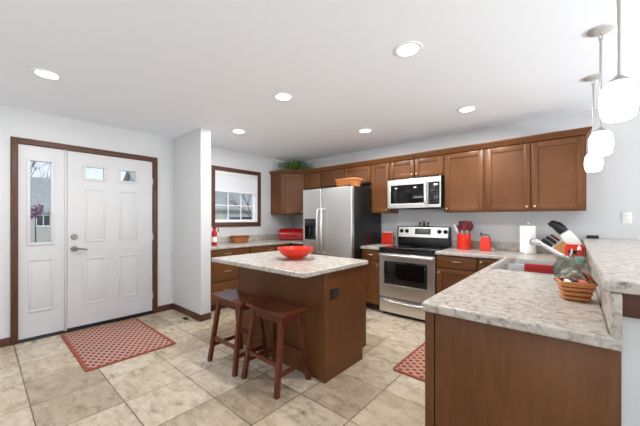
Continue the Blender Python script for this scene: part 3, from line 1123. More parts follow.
b.slab([(RX0, 0.248), (RX1, 0.248), (RX1, 0.840), (RX0, 0.840)], [[(WX0, WZa), (WX1, WZa), (WX1, WZb), (WX0, WZb)]], -(RYF + 0.044), -RYF)
b.bm.transform(Matrix(((1, 0, 0, 0), (0, 0, -1, 0), (0, 1, 0, 0), (0, 0, 0, 1))))
od = b.build('oven_door', 'steelh', t, bevel=0.004)
MB().box(WX0 + 0.0005, WX1 - 0.0005, RYF + 0.002, RYF + 0.03, WZa + 0.0005, WZb - 0.0005, 0.001).build('oven_window', 'blackglass', od)
b = MB()
pts = [(RX0 + 0.020, RYF, 0.812), (RX0 + 0.022, RYF - 0.035, 0.816), (RX0 + 0.05, RYF - 0.050, 0.820)] + \
      [(RX0 + 0.05 + (RX1 - RX0 - 0.10) * i / 6, RYF - 0.052, 0.820) for i in range(1, 6)] + \
      [(RX1 - 0.05, RYF - 0.050, 0.820), (RX1 - 0.022, RYF - 0.035, 0.816), (RX1 - 0.020, RYF, 0.812)]
b.tube(pts, 0.017, 14)
b.build('handle', 'steelh', od)
b = MB()
b.box(RX0, RX1, RYF + 0.002, RYF + 0.044, 0.045, 0.236, 0.004)
sd = b.build('storage_drawer', 'steelh', t)
b = MB()
pts = []
for i in range(13):
    q = -1 + 2 * i / 12
    pts.append((-1.663 + 0.335 * q, RYF + 0.004 - 0.030 * (1 - q ** 6), 0.196 + 0.012 * q * q))
b.tube(pts, 0.012, 12)
b.build('handle', 'steelh', sd)
# backguard
b = MB()
b.box(RX0, RX1, YW - 0.090, YW - 0.012, 0.9165, 1.040, 0.002)
b.build('backguard_riser', 'black', t)
b = MB()
b.loft([[(RX0 + 0.014, YW - 0.100, 1.041), (RX1 - 0.014, YW - 0.100, 1.041), (RX1 - 0.014, YW - 0.012, 1.041), (RX0 + 0.014, YW - 0.012, 1.041)],
        [(RX0 + 0.014, YW - 0.075, 1.190), (RX1 - 0.014, YW - 0.075, 1.190), (RX1 - 0.014, YW - 0.012, 1.190), (RX0 + 0.014, YW - 0.012, 1.190)]])
bg = b.build('control_panel', 'steelh', t, bevel=0.003)
b = MB()
for (x0, x1) in ((RX0, RX0 + 0.0135), (RX1 - 0.0135, RX1)):
    b.loft([[(x0, YW - 0.104, 1.041), (x1, YW - 0.104, 1.041), (x1, YW - 0.012, 1.041), (x0, YW - 0.012, 1.041)],
            [(x0, YW - 0.079, 1.196), (x1, YW - 0.079, 1.196), (x1, YW - 0.012, 1.196), (x0, YW - 0.012, 1.196)]])
b.box(RX0 + 0.0136, RX1 - 0.0136, YW - 0.078, YW - 0.012, 1.1905, 1.199, 0.002)
b.build('panel_cap', 'black', t)
def on_panel(z):           # y of the sloped panel face at height z
    return YW - 0.100 + 0.025 * (z - 1.041) / 0.149
b = MB()
b.loft([[(-1.768, on_panel(1.085) - 0.003, 1.085), (-1.538, on_panel(1.085) - 0.003, 1.085), (-1.538, on_panel(1.085) + 0.01, 1.085), (-1.768, on_panel(1.085) + 0.01, 1.085)],
        [(-1.768, on_panel(1.168) - 0.003, 1.168), (-1.538, on_panel(1.168) - 0.003, 1.168), (-1.538, on_panel(1.168) + 0.01, 1.168), (-1.768, on_panel(1.168) + 0.01, 1.168)]])
dsp = b.build('display', 'display', bg)
for i in range(5):
    for j in range(2):
        xx, zz = -1.745 + 0.046 * i, 1.10 + 0.05 * j
        MB().box(xx, xx + 0.022, on_panel(zz) - 0.0045, on_panel(zz) - 0.002, zz, zz + 0.008).build('button', 'graydark', dsp)
for xx in (-1.975, -1.893, -1.418, -1.334):
    zz = 1.128
    yy = on_panel(zz)
    b = MB()
    b.cone((xx, yy, zz), (xx, yy - 0.008, zz - 0.001), 0.030, 0.029, 24)
    b.cone((xx, yy - 0.008, zz), (xx, yy - 0.026, zz - 0.003), 0.022, 0.019, 24)
    b.box(xx - 0.004, xx + 0.004, yy - 0.034, yy - 0.024, zz - 0.020, zz + 0.018, 0.002)
    b.build('knob', 'black', bg)

# small wire figurine group standing on the range backguard
t = thing('figurine_stand', 'tiny ornament with a dark red figure between two dark green ones on the range', 'ornament', (-1.65, YW - 0.045, 1.1995))
zb = 1.1995
b = MB()
b.box(-1.735, -1.565, YW - 0.062, YW - 0.030, zb, zb + 0.006, 0.002)
b.build('base', 'graydark', t)
b = MB()
b.lathe([(0, 0), (0.017, 0), (0.019, 0.012), (0.011, 0.03), (0.015, 0.045), (0.012, 0.060), (0.005, 0.068), (0, 0.069)], (-1.648, YW - 0.046, zb + 0.006), 14)
b.build('red_figure', 'maroondk', t)
for xx in (-1.712, -1.588):
    b = MB()
    b.lathe([(0, 0), (0.009, 0), (0.007, 0.02), (0.012, 0.034), (0.010, 0.048), (0, 0.054)], (xx, YW - 0.046, zb + 0.006), 12)
    b.tube([(xx - 0.024, YW - 0.046, zb + 0.055), (xx - 0.010, YW - 0.046, zb + 0.040), (xx + 0.010, YW - 0.046, zb + 0.040), (xx + 0.024, YW - 0.046, zb + 0.055)], 0.004, 8)
    b.build('side_figure', M['stem'], t)
b = MB()
for xx in (-1.69, -1.648, -1.606):
    b.tube([(xx, YW - 0.04, zb + 0.006), (xx, YW - 0.04, zb + 0.08), (xx + 0.006, YW - 0.042, zb + 0.10), (xx + 0.016, YW - 0.044, zb + 0.098)], 0.0022, 6)
b.build('wire', 'nickel', t)

# ------------------------------------------------------------------ microwave
MX0, MX1, MYF = -2.050, -1.296, 3.865
MZ0, MZ1 = 1.452, 1.860
t = thing('microwave_oven', 'stainless over-the-range microwave with a dark window and control panel', 'microwave', (-1.67, 4.05, MZ0))
b = MB()
b.box(MX0, MX1, MYF + 0.032, YW - 0.002, MZ0, MZ1 + 0.014, 0.002)
b.build('case', 'blackside', t)
PX = -1.468
mwx0, mwx1, mwz0, mwz1 = -2.000, -1.520, 1.522, 1.778
b = MB()
b.slab([(MX0, MZ0 + 0.006), (PX, MZ0 + 0.006), (PX, MZ1), (MX0, MZ1)], [[(mwx0, mwz0), (mwx1, mwz0), (mwx1, mwz1), (mwx0, mwz1)]], -(MYF + 0.031), -MYF)
b.bm.transform(Matrix(((1, 0, 0, 0), (0, 0, -1, 0), (0, 1, 0, 0), (0, 0, 0, 1))))
md_ = b.build('door', 'steelh', t, bevel=0.004)
MB().box(mwx0 + 0.0005, mwx1 - 0.0005, MYF + 0.003, MYF + 0.028, mwz0 + 0.0005, mwz1 - 0.0005, 0.001).build('window', 'blackglass', md_)
b = MB()
hx = -1.490
b.tube([(hx, MYF, 1.795), (hx, MYF - 0.032, 1.790), (hx, MYF - 0.038, 1.76), (hx, MYF - 0.040, 1.65), (hx, MYF - 0.038, 1.54), (hx, MYF - 0.032, 1.512), (hx, MYF, 1.507)], 0.0125, 12)
b.build('handle', 'steel', md_)
b = MB()
b.slab([(PX + 0.002, MZ0 + 0.006), (MX1, MZ0 + 0.006), (MX1, MZ1), (PX + 0.002, MZ1)], [[(-1.458, 1.500), (-1.312, 1.500), (-1.312, 1.790), (-1.458, 1.790)]], -(MYF + 0.031), -MYF)
b.bm.transform(Matrix(((1, 0, 0, 0), (0, 0, -1, 0), (0, 1, 0, 0), (0, 0, 0, 1))))
cp = b.build('control_surround', 'steelh', t, bevel=0.004)
kp = MB().box(-1.4575, -1.3125, MYF + 0.002, MYF + 0.028, 1.5005, 1.7895, 0.001).build('keypad', 'display', cp)
b = MB()
for i in range(3):
    for j in range(5):
        b.box(-1.438 + 0.040 * i, -1.414 + 0.040 * i, MYF + 0.0005, MYF + 0.003, 1.525 + 0.036 * j, 1.541 + 0.036 * j)
b.build('key', 'graydark', kp)
MB().box(-1.385, -1.335, MYF + 0.0005, MYF + 0.003, 1.745, 1.768).build('clock_display', plain('clock_glow', (190, 200, 205), 0.3), kp)
b = MB()
b.cone((-1.70, MYF, 1.822), (-1.70, MYF - 0.003, 1.822), 0.017, 0.016, 24)
b.build('badge', 'nickel', md_)
b = MB()
b.box(MX0 + 0.25, MX1 - 0.12, MYF + 0.06, YW - 0.05, MZ0 - 0.010, MZ0 - 0.001, 0.002)
b.build('vent_grille', 'black', t)

# ------------------------------------------------------------------ sink, faucet
t = thing('sink', 'stainless double-bowl sink set into the peninsula worktop', 'sink', (-0.23, 3.0, 0.914))
DV0, DV1 = 2.995, 3.035
bl = [(SX0 + 0.035, -0.085, SY0 + 0.035, DV0), (SX0 + 0.035, -0.085, DV1, SY1 - 0.035)]
b = MB()
b.slab(rounded(SX0 - 0.012, SX1 + 0.012, SY0 - 0.012, SY1 + 0.012, 0.03, 5), [rounded(a0, a1, c0, c1, 0.04, 5) for a0, a1, c0, c1 in bl], 0.9142, 0.9185)
b.build('rim', 'steel', t, bevel=0.0015)
for a0, a1, c0, c1 in bl:
    b = MB()
    o_ = rounded(a0 - 0.0005, a1 + 0.0005, c0 - 0.0005, c1 + 0.0005, 0.04, 5)
    i_ = rounded(a0 + 0.012, a1 - 0.012, c0 + 0.012, c1 - 0.012, 0.05, 5)
    i2 = rounded(a0 + 0.05, a1 - 0.05, c0 + 0.05, c1 - 0.05, 0.03, 5)
    out_ = rounded(a0 - 0.003, a1 + 0.003, c0 - 0.003, c1 + 0.003, 0.042, 5)
    b.loft([[(x, y, 0.735) for x, y in out_], [(x, y, 0.9138) for x, y in out_], [(x, y, 0.9138) for x, y in o_], [(x, y, 0.765) for x, y in i_], [(x, y, 0.745) for x, y in i2]])
    bo = b.build('bowl', 'steel', t)
    MB().lathe([(0, 0), (0.042, 0), (0.045, 0.003), (0.03, 0.004), (0.0, 0.001)], ((a0 + a1) / 2, (c0 + c1) / 2, 0.7455), 24).build('drain', 'chrome', bo)

# red dishcloth over the divider
b = MB()
front = []
for i in range(17):
    q = i / 16
    if q < 0.42:
        y, z = DV0 - 0.010 - 0.012 * (1 - q / 0.42), 0.820 + (0.924 - 0.820) * q / 0.42
    elif q < 0.58:
        y, z = DV0 - 0.010 + (DV1 - DV0 + 0.020) * (q - 0.42) / 0.16, 0.924 + 0.002 * math.sin(PI * (q - 0.42) / 0.16)
    else:
        y, z = DV1 + 0.010 + 0.012 * (q - 0.58) / 0.42, 0.924 - 0.110 * (q - 0.58) / 0.42
    front.append((y, z))
rows = []
for j in range(13):
    x = -0.318 + 0.192 * j / 12
    rows.append([b.bm.verts.new((x, y + 0.003 * math.sin(j * 1.3) * abs(0.5 - i / 16) * 2, z)) for i, (y, z) in enumerate(front)])
for a, c in zip(rows, rows[1:]):
    for i in range(16):
        b.bm.faces.new((a[i], a[i + 1], c[i + 1], c[i]))
tag(b.build('dishcloth', 'redcloth', None, (-0.22, 3.015, 0.92), solid=0.004), 'dark red dishcloth folded over the sink divider', 'cloth')

t = thing('faucet', 'chrome pull-out kitchen faucet with a long slanted spout behind the sink', 'faucet', (-0.025, 2.94, 0.9187))
fx, fy, fz = -0.030, 2.94, 0.9187
b = MB()
b.lathe([(0, 0), (0.034, 0), (0.034, 0.006), (0.028, 0.012), (0.026, 0.075), (0.028, 0.085), (0.024, 0.100), (0, 0.106)], (fx, fy, fz), 24)
b.build('base', 'chrome', t)
b = MB()
b.tube([(fx - 0.005, fy, fz + 0.070), (fx - 0.05, fy, fz + 0.105), (fx - 0.12, fy, fz + 0.152), (fx - 0.175, fy, fz + 0.186)], [0.017, 0.0165, 0.016, 0.016], 16)
b.build('spout', 'chrome', t)
b = MB()
b.tube([(fx - 0.172, fy, fz + 0.184), (fx - 0.186, fy, fz + 0.192), (fx - 0.215, fy, fz + 0.207), (fx - 0.226, fy, fz + 0.200), (fx - 0.230, fy, fz + 0.182)], [0.018, 0.0235, 0.0235, 0.022, 0.019], 16)
b.build('spray_head', 'chrome', t)
b = MB()
b.tube([(fx + 0.005, fy, fz + 0.100), (fx + 0.012, fy + 0.02, fz + 0.125), (fx + 0.015, fy + 0.06, fz + 0.150)], [0.010, 0.008, 0.007], 10)
b.build('lever', 'chrome', t)

# dish soap bottle beside the faucet
t = thing('soap_bottle', 'small clear dish soap bottle with a green label behind the faucet', 'bottle', (0.030, 3.14, 0.9187))
b = MB()
b.lathe([(0, 0), (0.026, 0), (0.028, 0.006), (0.028, 0.09), (0.020, 0.115), (0.010, 0.125), (0.010, 0.135), (0, 0.135)], (0.030, 3.14, 0.9187), 20)
sb = b.build('bottle_body', 'jar', t)
b = MB()
b.lathe([(0.0286, 0.03), (0.0292, 0.032), (0.0292, 0.085), (0.0286, 0.087)], (0.030, 3.14, 0.9187), 20)
b.build('bottle_band', plain('label_green', (150, 196, 176), 0.5), sb)
b = MB()
b.lathe([(0.013, 0.1355), (0.013, 0.155), (0.006, 0.160), (0.006, 0.175), (0, 0.175)], (0.030, 3.14, 0.9187), 16)
b.build('cap', 'whiteplastic', t)

# red sponge caddy / tin beside the knife block
t = thing('red_canister', 'bright red square tin with a dark opening in front of the knife block', 'canister', (0.0, 3.62, 0.914))
b = MB()
b.slab(rounded(-0.070, 0.070, 3.555, 3.685, 0.018, 5), [], 0.9145, 1.052)
rc = b.build('canister_body', 'redorange', t, bevel=0.006)
b = MB()
b.box(-0.045, 0.015, 3.552, 3.556, 0.985, 1.015, 0.001)
b.build('opening', 'black', rc)
b = MB()
b.slab(rounded(-0.060, 0.060, 3.565, 3.675, 0.016, 5), [], 1.0525, 1.066)
b.build('canister_lid', 'red', t, bevel=0.004)

# knife block with three knives
t = thing('knife_block', 'light wooden knife block leaning back in the corner by the wall cabinets', 'knife block', (-0.08, 3.90, 0.914))
def tilt(cx, cy, z, ang, rz):
    return Matrix.Translation((cx, cy, z)) @ Matrix.Rotation(rz, 4, 'Z') @ Matrix.Rotation(ang, 4, 'Y')
mk = tilt(-0.045, 3.88, 0.9145, math.radians(-38), 0)
b = MB()
b.prism([(0, 0), (0.13, 0), (0.13, 0.11), (0, 0.11)], 0, 0.01)
b.bm.clear()
poly = [(-0.085, 0.0), (0.070, 0.0), (0.088, 0.045), (-0.055, 0.165), (-0.135, 0.085)]
b.loft([[(-0.035 + x, 3.835, 0.9145 + z) for x, z in poly], [(-0.035 + x, 3.945, 0.9145 + z) for x, z in poly]])
b.build('block', 'blockwood', t, bevel=0.003)
def knife(label, yk, s0, ln, wid, bolster):
    dirv = Vector((-0.77, 0, 0.64)).normalized()
    nrm_ = Vector((0.64, 0, 0.77))
    base = Vector((-0.035 - 0.135, yk, 0.9145 + 0.085)) + Vector((0.08, 0, 0.08)) * s0 + dirv * 0.002
    t = thing('knife', label, 'knife', base, 'knives in the wooden block')
    m_ = Matrix(((dirv.x, 0, nrm_.x, base.x), (0, 1, 0, base.y), (dirv.z, 0, nrm_.z, base.z), (0, 0, 0, 1)))
    b = MB(m_)
    b.box(0.0, 0.014, -0.008, 0.008, -wid * 0.8, wid * 0.8, 0.002)
    b.build('bolster', 'steel', t)
    b = MB(m_)
    b.loft([[(0.0145, -0.009, -wid * 0.75), (0.0145, 0.009, -wid * 0.75), (0.0145, 0.009, wid * 0.75), (0.0145, -0.009, wid * 0.75)],
            [(ln * 0.5, -0.011, -wid * 0.85), (ln * 0.5, 0.011, -wid * 0.85), (ln * 0.5, 0.011, wid), (ln * 0.5, -0.011, wid)],
            [(ln, -0.010, -wid * 1.1), (ln, 0.010, -wid * 1.1), (ln, 0.010, wid * 0.8), (ln, -0.010, wid * 0.8)]])
    b.build('handle', bolster, t, bevel=0.004)
knife('black-handled knife in the wooden block, lowest of the handles', 3.855, 0.14, 0.125, 0.023, 'black')
knife('black-handled knife in the wooden block, middle of the handles', 3.890, 0.52, 0.120, 0.020, 'black')
knife('maroon-handled knife in the wooden block, just left of the big black grip', 3.925, 0.85, 0.110, 0.013, 'maroondk')
# white hand-held opener with a big black grip
t = thing('electric_opener', 'white hand-held kitchen appliance with a large black grip behind the knife block', 'appliance', (0.04, 4.06, 0.914))
b = MB()
poly = [(0.010, 0.0), (0.112, 0.0), (0.104, 0.12), (-0.010, 0.275), (-0.090, 0.215)]
b.loft([[(-0.026 + x, 4.010, 0.9145 + z) for x, z in poly], [(-0.026 + x, 4.110, 0.9145 + z) for x, z in poly]])
b.build('appliance_body', 'whiteplastic', t, bevel=0.012)
b = MB()
b.tube([(-0.084, 4.06, 1.166), (-0.112, 4.06, 1.200), (-0.146, 4.06, 1.236), (-0.184, 4.06, 1.254), (-0.212, 4.06, 1.236)], [0.046, 0.050, 0.046, 0.038, 0.022], 16)
b.build('grip', 'black', t)

# sharpening rod on the bar
t = thing('sharpening_rod', 'thin metal rod with a black handle lying on the far end of the raised bar', 'rod', (0.14, 4.17, 1.1005))
b = MB()
b.cone((0.095, 4.172, 1.118), (0.190, 4.172, 1.118), 0.0165, 0.0165, 16)
b.build('handle', 'black', t)
b = MB()
b.tube([(0.095, 4.172, 1.118), (0.06, 4.172, 1.118), (0.01, 4.172, 1.114)], 0.004, 8)
b.build('rod', 'steel', t)

# glass jar and basket near the front of the peninsula
t = thing('glass_jar', 'clear glass jar with a wide lid behind the small splint basket', 'jar', (0.010, 2.36, 0.9145))
b = MB()
b.lathe([(0, 0), (0.078, 0), (0.088, 0.010), (0.090, 0.10), (0.080, 0.122), (0.074, 0.130), (0.074, 0.142), (0.071, 0.142), (0.071, 0.130), (0.077, 0.120), (0.086, 0.10), (0.084, 0.012), (0.0, 0.006)], (-0.012, 2.36, 0.9145), 36)
b.build('jar_body', 'jar', t)
b = MB()
b.lathe([(0, 0), (0.076, 0), (0.079, 0.004), (0.079, 0.014), (0.040, 0.020), (0.016, 0.022), (0.016, 0.032), (0, 0.036)], (-0.012, 2.36, 1.0575), 36)
b.build('jar_lid', 'jar', t)
b = MB()
for k in range(14):
    a = random.random() * 2 * PI
    r = 0.05 * math.sqrt(random.random())
    b.ball((-0.012 + r * math.cos(a), 2.36 + r * math.sin(a), 0.938 + 0.02 * (k % 3)), 0.017, (1, 1, 0.8), 10, 7)
b.build('sweets', plain('pale_sweets', (224, 192, 182), 0.5), t)

t = thing('splint_basket', 'small square splint basket with a leaning handle at the front of the peninsula', 'basket', (-0.0, 1.86, 0.9145))
bcx, bcy, brot = 0.002, 1.880, math.radians(12)
b = MB()
basket_shell(b, bcx, bcy, 0.9147, 1.003, 0.048, 0.046, 0.062, 0.060, 0.004, brot, 32, 8.0)
b.build('basket_body', 'splintdk', t)
def sq_ring(b, z0, z1, a, bb_, th):
    def loop(a_, c_, z):
        p = []
        for i in range(32):
            q = 2 * PI * i / 32
            cc, ss = math.cos(q), math.sin(q)
            px = a_ * math.copysign(abs(cc) ** 0.25, cc)
            py = c_ * math.copysign(abs(ss) ** 0.25, ss)
            p.append((bcx + px * math.cos(brot) - py * math.sin(brot), bcy + px * math.sin(brot) + py * math.cos(brot), z))
        return p
    lo = [loop(a, bb_, z0), loop(a + th, bb_ + th, z0 + 0.002), loop(a + th + (z1 - z0) * 0.18, bb_ + th + (z1 - z0) * 0.18, z1 - 0.002), loop(a + (z1 - z0) * 0.18, bb_ + (z1 - z0) * 0.18, z1)]
    rings = [[b.bm.verts.new(Vector(p)) for p in l_] for l_ in lo]
    for q in range(4):
        A, B = rings[q], rings[(q + 1) % 4]
        for i in range(32):
            j = (i + 1) % 32
            b.bm.faces.new((A[i], A[j], B[j], B[i]))
b = MB()
for k, z in enumerate((0.919, 0.941, 0.963)):
    g = 0.048 + 0.014 * (z - 0.9147) / 0.088
    sq_ring(b, z, z + 0.015, g, g - 0.002, 0.003)
b.build('splint_band', 'splint', t)
b = MB()
sq_ring(b, 0.982, 1.006, 0.0590, 0.0570, 0.004)
b.build('rim', 'splint', t)
b = MB()
hl = []
m_ = Matrix.Translation((bcx, bcy, 0)) @ Matrix.Rotation(brot, 4, 'Z')
for i in range(11):
    q = i / 10 * PI
    y = -0.054 * math.cos(q) * 1.0
    h = 0.085 * math.sin(q)
    hl.append(m_ @ Vector((0.066 - h * 0.40 + 0.0, y, 0.998 + h * 0.62)))
b.tube(hl, 0.006, 8)
b.build('handle', 'splintdk', t)
items = (('basket_packet', 'white paper packet tucked in the small splint basket', 'packet', (-0.029, 0.000), 'whiteplastic'),
         ('basket_packet', 'pale red packet lying at the right in the small splint basket', 'packet', (0.030, -0.004), 'redpale'),
         ('basket_packet', 'dark plum coloured packet in the middle of the small splint basket', 'packet', (-0.003, 0.004), 'plum'))
M['redpale'] = plain('pale_red_packet', (206, 104, 92), 0.4)
M['plum'] = plain('plum_packet', (70, 48, 66), 0.4)
for i, (nm, lb, ct_, (ox, oy), mt_) in enumerate(items):
    mm = Matrix.Translation((bcx + ox, bcy + oy, 0.960)) @ Matrix.Rotation(brot, 4, 'Z') @ Matrix.Rotation((0.06, -0.04, 0.0)[i], 4, 'Y')
    b = MB(mm)
    b.box(-0.010 - 0.003 * (i == 1), 0.010 + 0.003 * (i == 1), -0.032, 0.032, -0.028, 0.044 + 0.004 * i, 0.005, 3)
    tag(b.build(nm, mt_, None, (bcx + ox, bcy + oy, 0.93)), lb, ct_, 'packets in the splint basket')

# ------------------------------------------------------------------ range wall counter items
cz = 0.9145
t = thing('utensil_crock', 'bright red round crock holding utensils, right of the range', 'crock', (-1.075, 4.08, cz))
b = MB()
b.lathe([(0, 0), (0.078, 0), (0.082, 0.006), (0.082, 0.196), (0.079, 0.200), (0.075, 0.196), (0.075, 0.010), (0, 0.008)], (-1.075, 4.08, cz), 36)
b.build('crock_body', 'redorange', t)
def utensil(label, ox, oy, lean, ln, kind, mt):
    base = Vector((-1.075 + ox, 4.08 + oy, cz + 0.016))
    top = Vector((-1.075 + lean[0], 4.08 + lean[1], cz + ln))
    t = thing('cooking_utensil', label, 'utensil', base, 'utensils in the red crock')
    b = MB()
    b.tube([base, base.lerp(top, 0.5), base.lerp(top, 0.66)], [0.005, 0.005, 0.006], 10)
    b.build('handle', 'steel' if kind != 'spoon' else mt, t)
    dv = (top - base).normalized()
    sd = dv.cross(Vector((0, 1, 0))).normalized()
    b = MB()
    c0 = base.lerp(top, 0.66)
    wd = 0.034 if kind == 'spoon' else 0.044
    th = Vector((0, 0.006, 0))
    def sec(p, w_, d_=0.005):
        n_ = dv.cross(sd).normalized()
        return [p + sd * w_ + n_ * d_, p - sd * w_ + n_ * d_, p - sd * w_ - n_ * d_, p + sd * w_ - n_ * d_]
    Lh = (top - c0).length
    if kind == 'spoon':
        secs = [sec(c0 + dv * Lh * f_, wd * w_) for f_, w_ in ((0, 0.25), (0.2, 0.7), (0.5, 1.0), (0.8, 0.85), (1.0, 0.35))]
    elif kind == 'turner':
        secs = [sec(c0 + dv * Lh * f_, wd * w_) for f_, w_ in ((0, 0.3), (0.15, 0.85), (0.5, 1.0), (1.0, 1.05))]
    else:
        secs = [sec(c0 + dv * Lh * f_, wd * w_, 0.010) for f_, w_ in ((0, 0.2), (0.1, 0.35), (0.6, 0.35), (1.0, 0.25))]
    b.loft(secs)
    b.build('head', mt, t, bevel=0.003)
utensil('dark brown-maroon turner in the red crock, broad head at the back', -0.015, 0.045, (-0.035, 0.055), 0.365, 'turner', 'maroondk')
utensil('bright maroon turner in the red crock, tallest at the right', 0.020, 0.012, (0.045, 0.012), 0.365, 'turner', 'maroon')
utensil('maroon spoon in the middle of the red crock', 0.000, -0.022, (0.012, -0.028), 0.345, 'spoon', 'maroon')
utensil('slim steel tongs in the red crock leaning far to the left', 0.026, -0.050, (-0.112, -0.030), 0.325, 'tong', 'steel')
utensil('maroon spoon in the red crock leaning left in front of the dark turner', -0.020, -0.002, (-0.075, 0.000), 0.310, 'spoon', 'maroon')
utensil('dark maroon spoon in the red crock, rightmost behind the tall turner', 0.028, 0.032, (0.074, 0.036), 0.345, 'spoon', 'maroondk')

t = thing('table_grater', 'bright red tapered box grater standing on the counter right of the crock', 'grater', (-0.828, 4.08, cz))
b = MB()
b.loft([[(-0.828 + sx * 0.064, 4.08 + sy * 0.045, cz) for sx, sy in ((-1, -1), (1, -1), (1, 1), (-1, 1))],
        [(-0.828 + sx * 0.048, 4.08 + sy * 0.034, cz + 0.168) for sx, sy in ((-1, -1), (1, -1), (1, 1), (-1, 1))]])
gb = b.build('grater_body', 'redorange', t, bevel=0.008)
b = MB()
for i in range(5):
    for j in range(3):
        b.cone((-0.858 + 0.030 * j, 4.0375 + 0.0021 * i, cz + 0.04 + 0.026 * i), (-0.858 + 0.030 * j, 4.0335 + 0.0021 * i, cz + 0.04 + 0.026 * i), 0.005, 0.003, 8)
b.build('teeth', 'red', gb)
b = MB()
b.tube([(-0.870, 4.08, cz + 0.168), (-0.868, 4.08, cz + 0.190), (-0.828, 4.08, cz + 0.198), (-0.795, 4.08, cz + 0.190), (-0.786, 4.08, cz + 0.168)], 0.006, 10)
b.ball((-0.878, 4.08, cz + 0.205), 0.014)
b.build('handle', 'black', t)
b = MB()
b.tube([(-0.765, 4.05, cz + 0.03), (-0.735, 4.05, cz + 0.045), (-0.722, 4.05, cz + 0.03), (-0.738, 4.05, cz + 0.012), (-0.764, 4.05, cz + 0.012)], 0.004, 8)
b.build('side_ring', 'nickel', t)

t = thing('paper_towel_holder', 'paper towel holder with a metal post standing on the counter below the wide cabinet', 'holder', (-0.40, 4.05, cz))
b = MB()
b.lathe([(0, 0), (0.082, 0), (0.084, 0.004), (0.080, 0.010), (0.006, 0.012), (0.006, 0.330), (0.010, 0.335), (0.010, 0.348), (0, 0.352)], (-0.40, 4.05, cz), 32)
b.build('stand', 'nickel', t)
t = thing('paper_towel_roll', 'full white paper towel roll on the metal holder', 'paper towel', (-0.40, 4.05, cz + 0.0125))
b = MB()
b.lathe([(0.020, 0.0), (0.072, 0.0), (0.074, 0.003), (0.074, 0.297), (0.072, 0.300), (0.020, 0.300), (0.020, 0.0)], (-0.40, 4.05, cz + 0.0125), 40)
rl = b.build('towel_roll', 'paper', t)
b = MB()
b.M = Matrix.Translation((-0.40, 4.05, cz + 0.10))
for i in range(4):
    a = -PI / 2 + 0.42 + 0.10 * i
    b.tube([(0.0745 * math.cos(a), 0.0745 * math.sin(a), 0.0), (0.0750 * math.cos(a + 0.10), 0.0750 * math.sin(a + 0.10), 0.02), (0.0745 * math.cos(a), 0.0745 * math.sin(a), 0.045), (0.0750 * math.cos(a + 0.1), 0.0750 * math.sin(a + 0.1), 0.07)], 0.0014, 6)
b.build('printed_pattern', plain('grey_print', (128, 128, 134), 0.9), rl)

t = thing('napkin_holder', 'orange-red square napkin holder between the refrigerator and the range', 'napkin holder', (-2.20, 4.16, cz))
b = MB()
b.box(-2.285, -2.115, 4.125, 4.195, cz, cz + 0.012, 0.004)
b.build('base', 'redmetal', t)
b = MB()
b.box(-2.288, -2.112, 4.130, 4.142, cz + 0.0125, cz + 0.180, 0.005)
for i in range(7):
    b.cone((-2.273 + 0.0245 * i, 4.129, cz + 0.03), (-2.273 + 0.0245 * i, 4.129, cz + 0.165), 0.006, 0.006, 10)
b.build('front_plate', 'redorange', t)
b = MB()
b.box(-2.288, -2.112, 4.178, 4.190, cz + 0.0125, cz + 0.180, 0.005)
b.build('back_plate', 'redorange', t)
b = MB()
b.box(-2.278, -2.122, 4.1435, 4.1765, cz + 0.0127, cz + 0.195, 0.003)
tag(b.build('napkin_stack', 'paper', None, (-2.2, 4.16, cz + 0.013)), 'stack of cream napkins standing in the orange-red holder', 'napkins')

# ------------------------------------------------------------------ left counter items
t = thing('bread_box', 'glossy red bread box in the corner of the worktop beside the refrigerator', 'bread box', (-4.06, 3.86, cz))
mb_ = Matrix.Translation((-4.06, 3.87, cz)) @ Matrix.Rotation(math.radians(40.0), 4, 'Z')
prof = [(-0.12, 0.012), (0.12, 0.012), (0.12, 0.195), (0.105, 0.208), (0.02, 0.208), (-0.05, 0.192), (-0.10, 0.150), (-0.12, 0.10)]
b = MB(mb_)
b.loft([[(-0.225, y, z) for y, z in prof], [(0.225, y, z) for y, z in prof]])
bb_o = b.build('box_body', 'redmetal', t, bevel=0.008)
b = MB(mb_)
for sx in (-0.19, 0.19):
    for sy in (-0.09, 0.09):
        b.cone((sx, sy, 0), (sx, sy, 0.0115), 0.012, 0.012, 12)
b.build('foot', 'black', t)
b = MB(mb_)
b.tube([(-0.06, -0.121, 0.085), (-0.05, -0.140, 0.085), (0.05, -0.140, 0.085), (0.06, -0.121, 0.085)], 0.006, 10)
b.box(-0.215, 0.215, -0.1225, -0.119, 0.060, 0.064)
b.build('handle', 'redmetal', t)

t = thing('oval_basket', 'low brown wooden basket on the worktop under the kitchen window', 'basket', (-4.24, 2.84, cz))
b = MB()
basket_shell(b, -4.24, 2.85, cz + 0.0002, cz + 0.108, 0.085, 0.135, 0.105, 0.165, 0.008, 0.0, 36, 2.6)
b.build('basket_body', 'basket', t)
def oval_band(b, z0, z1, a, c, th):
    vs = []
    for (aa, cc_, z) in ((a, c, z0), (a + th, c + th, z0), (a + th, c + th, z1), (a, c, z1)):
        loop = []
        for i in range(36):
            q = 2 * PI * i / 36
            c1, s1 = math.cos(q), math.sin(q)
            loop.append(b.bm.verts.new((-4.24 + aa * math.copysign(abs(c1) ** (2 / 2.6), c1), 2.85 + cc_ * math.copysign(abs(s1) ** (2 / 2.6), s1), z)))
        vs.append(loop)
    for k in range(4):
        A, B = vs[k], vs[(k + 1) % 4]
        for i in range(36):
            j = (i + 1) % 36
            b.bm.faces.new((A[i], A[j], B[j], B[i]))
b = MB()
oval_band(b, cz + 0.086, cz + 0.112, 0.101, 0.160, 0.007)
b.build('rim', 'splintdk', t)
b = MB()
oval_band(b, cz + 0.0005, cz + 0.014, 0.0855, 0.1355, 0.004)
b.build('base_band', 'splintdk', t)

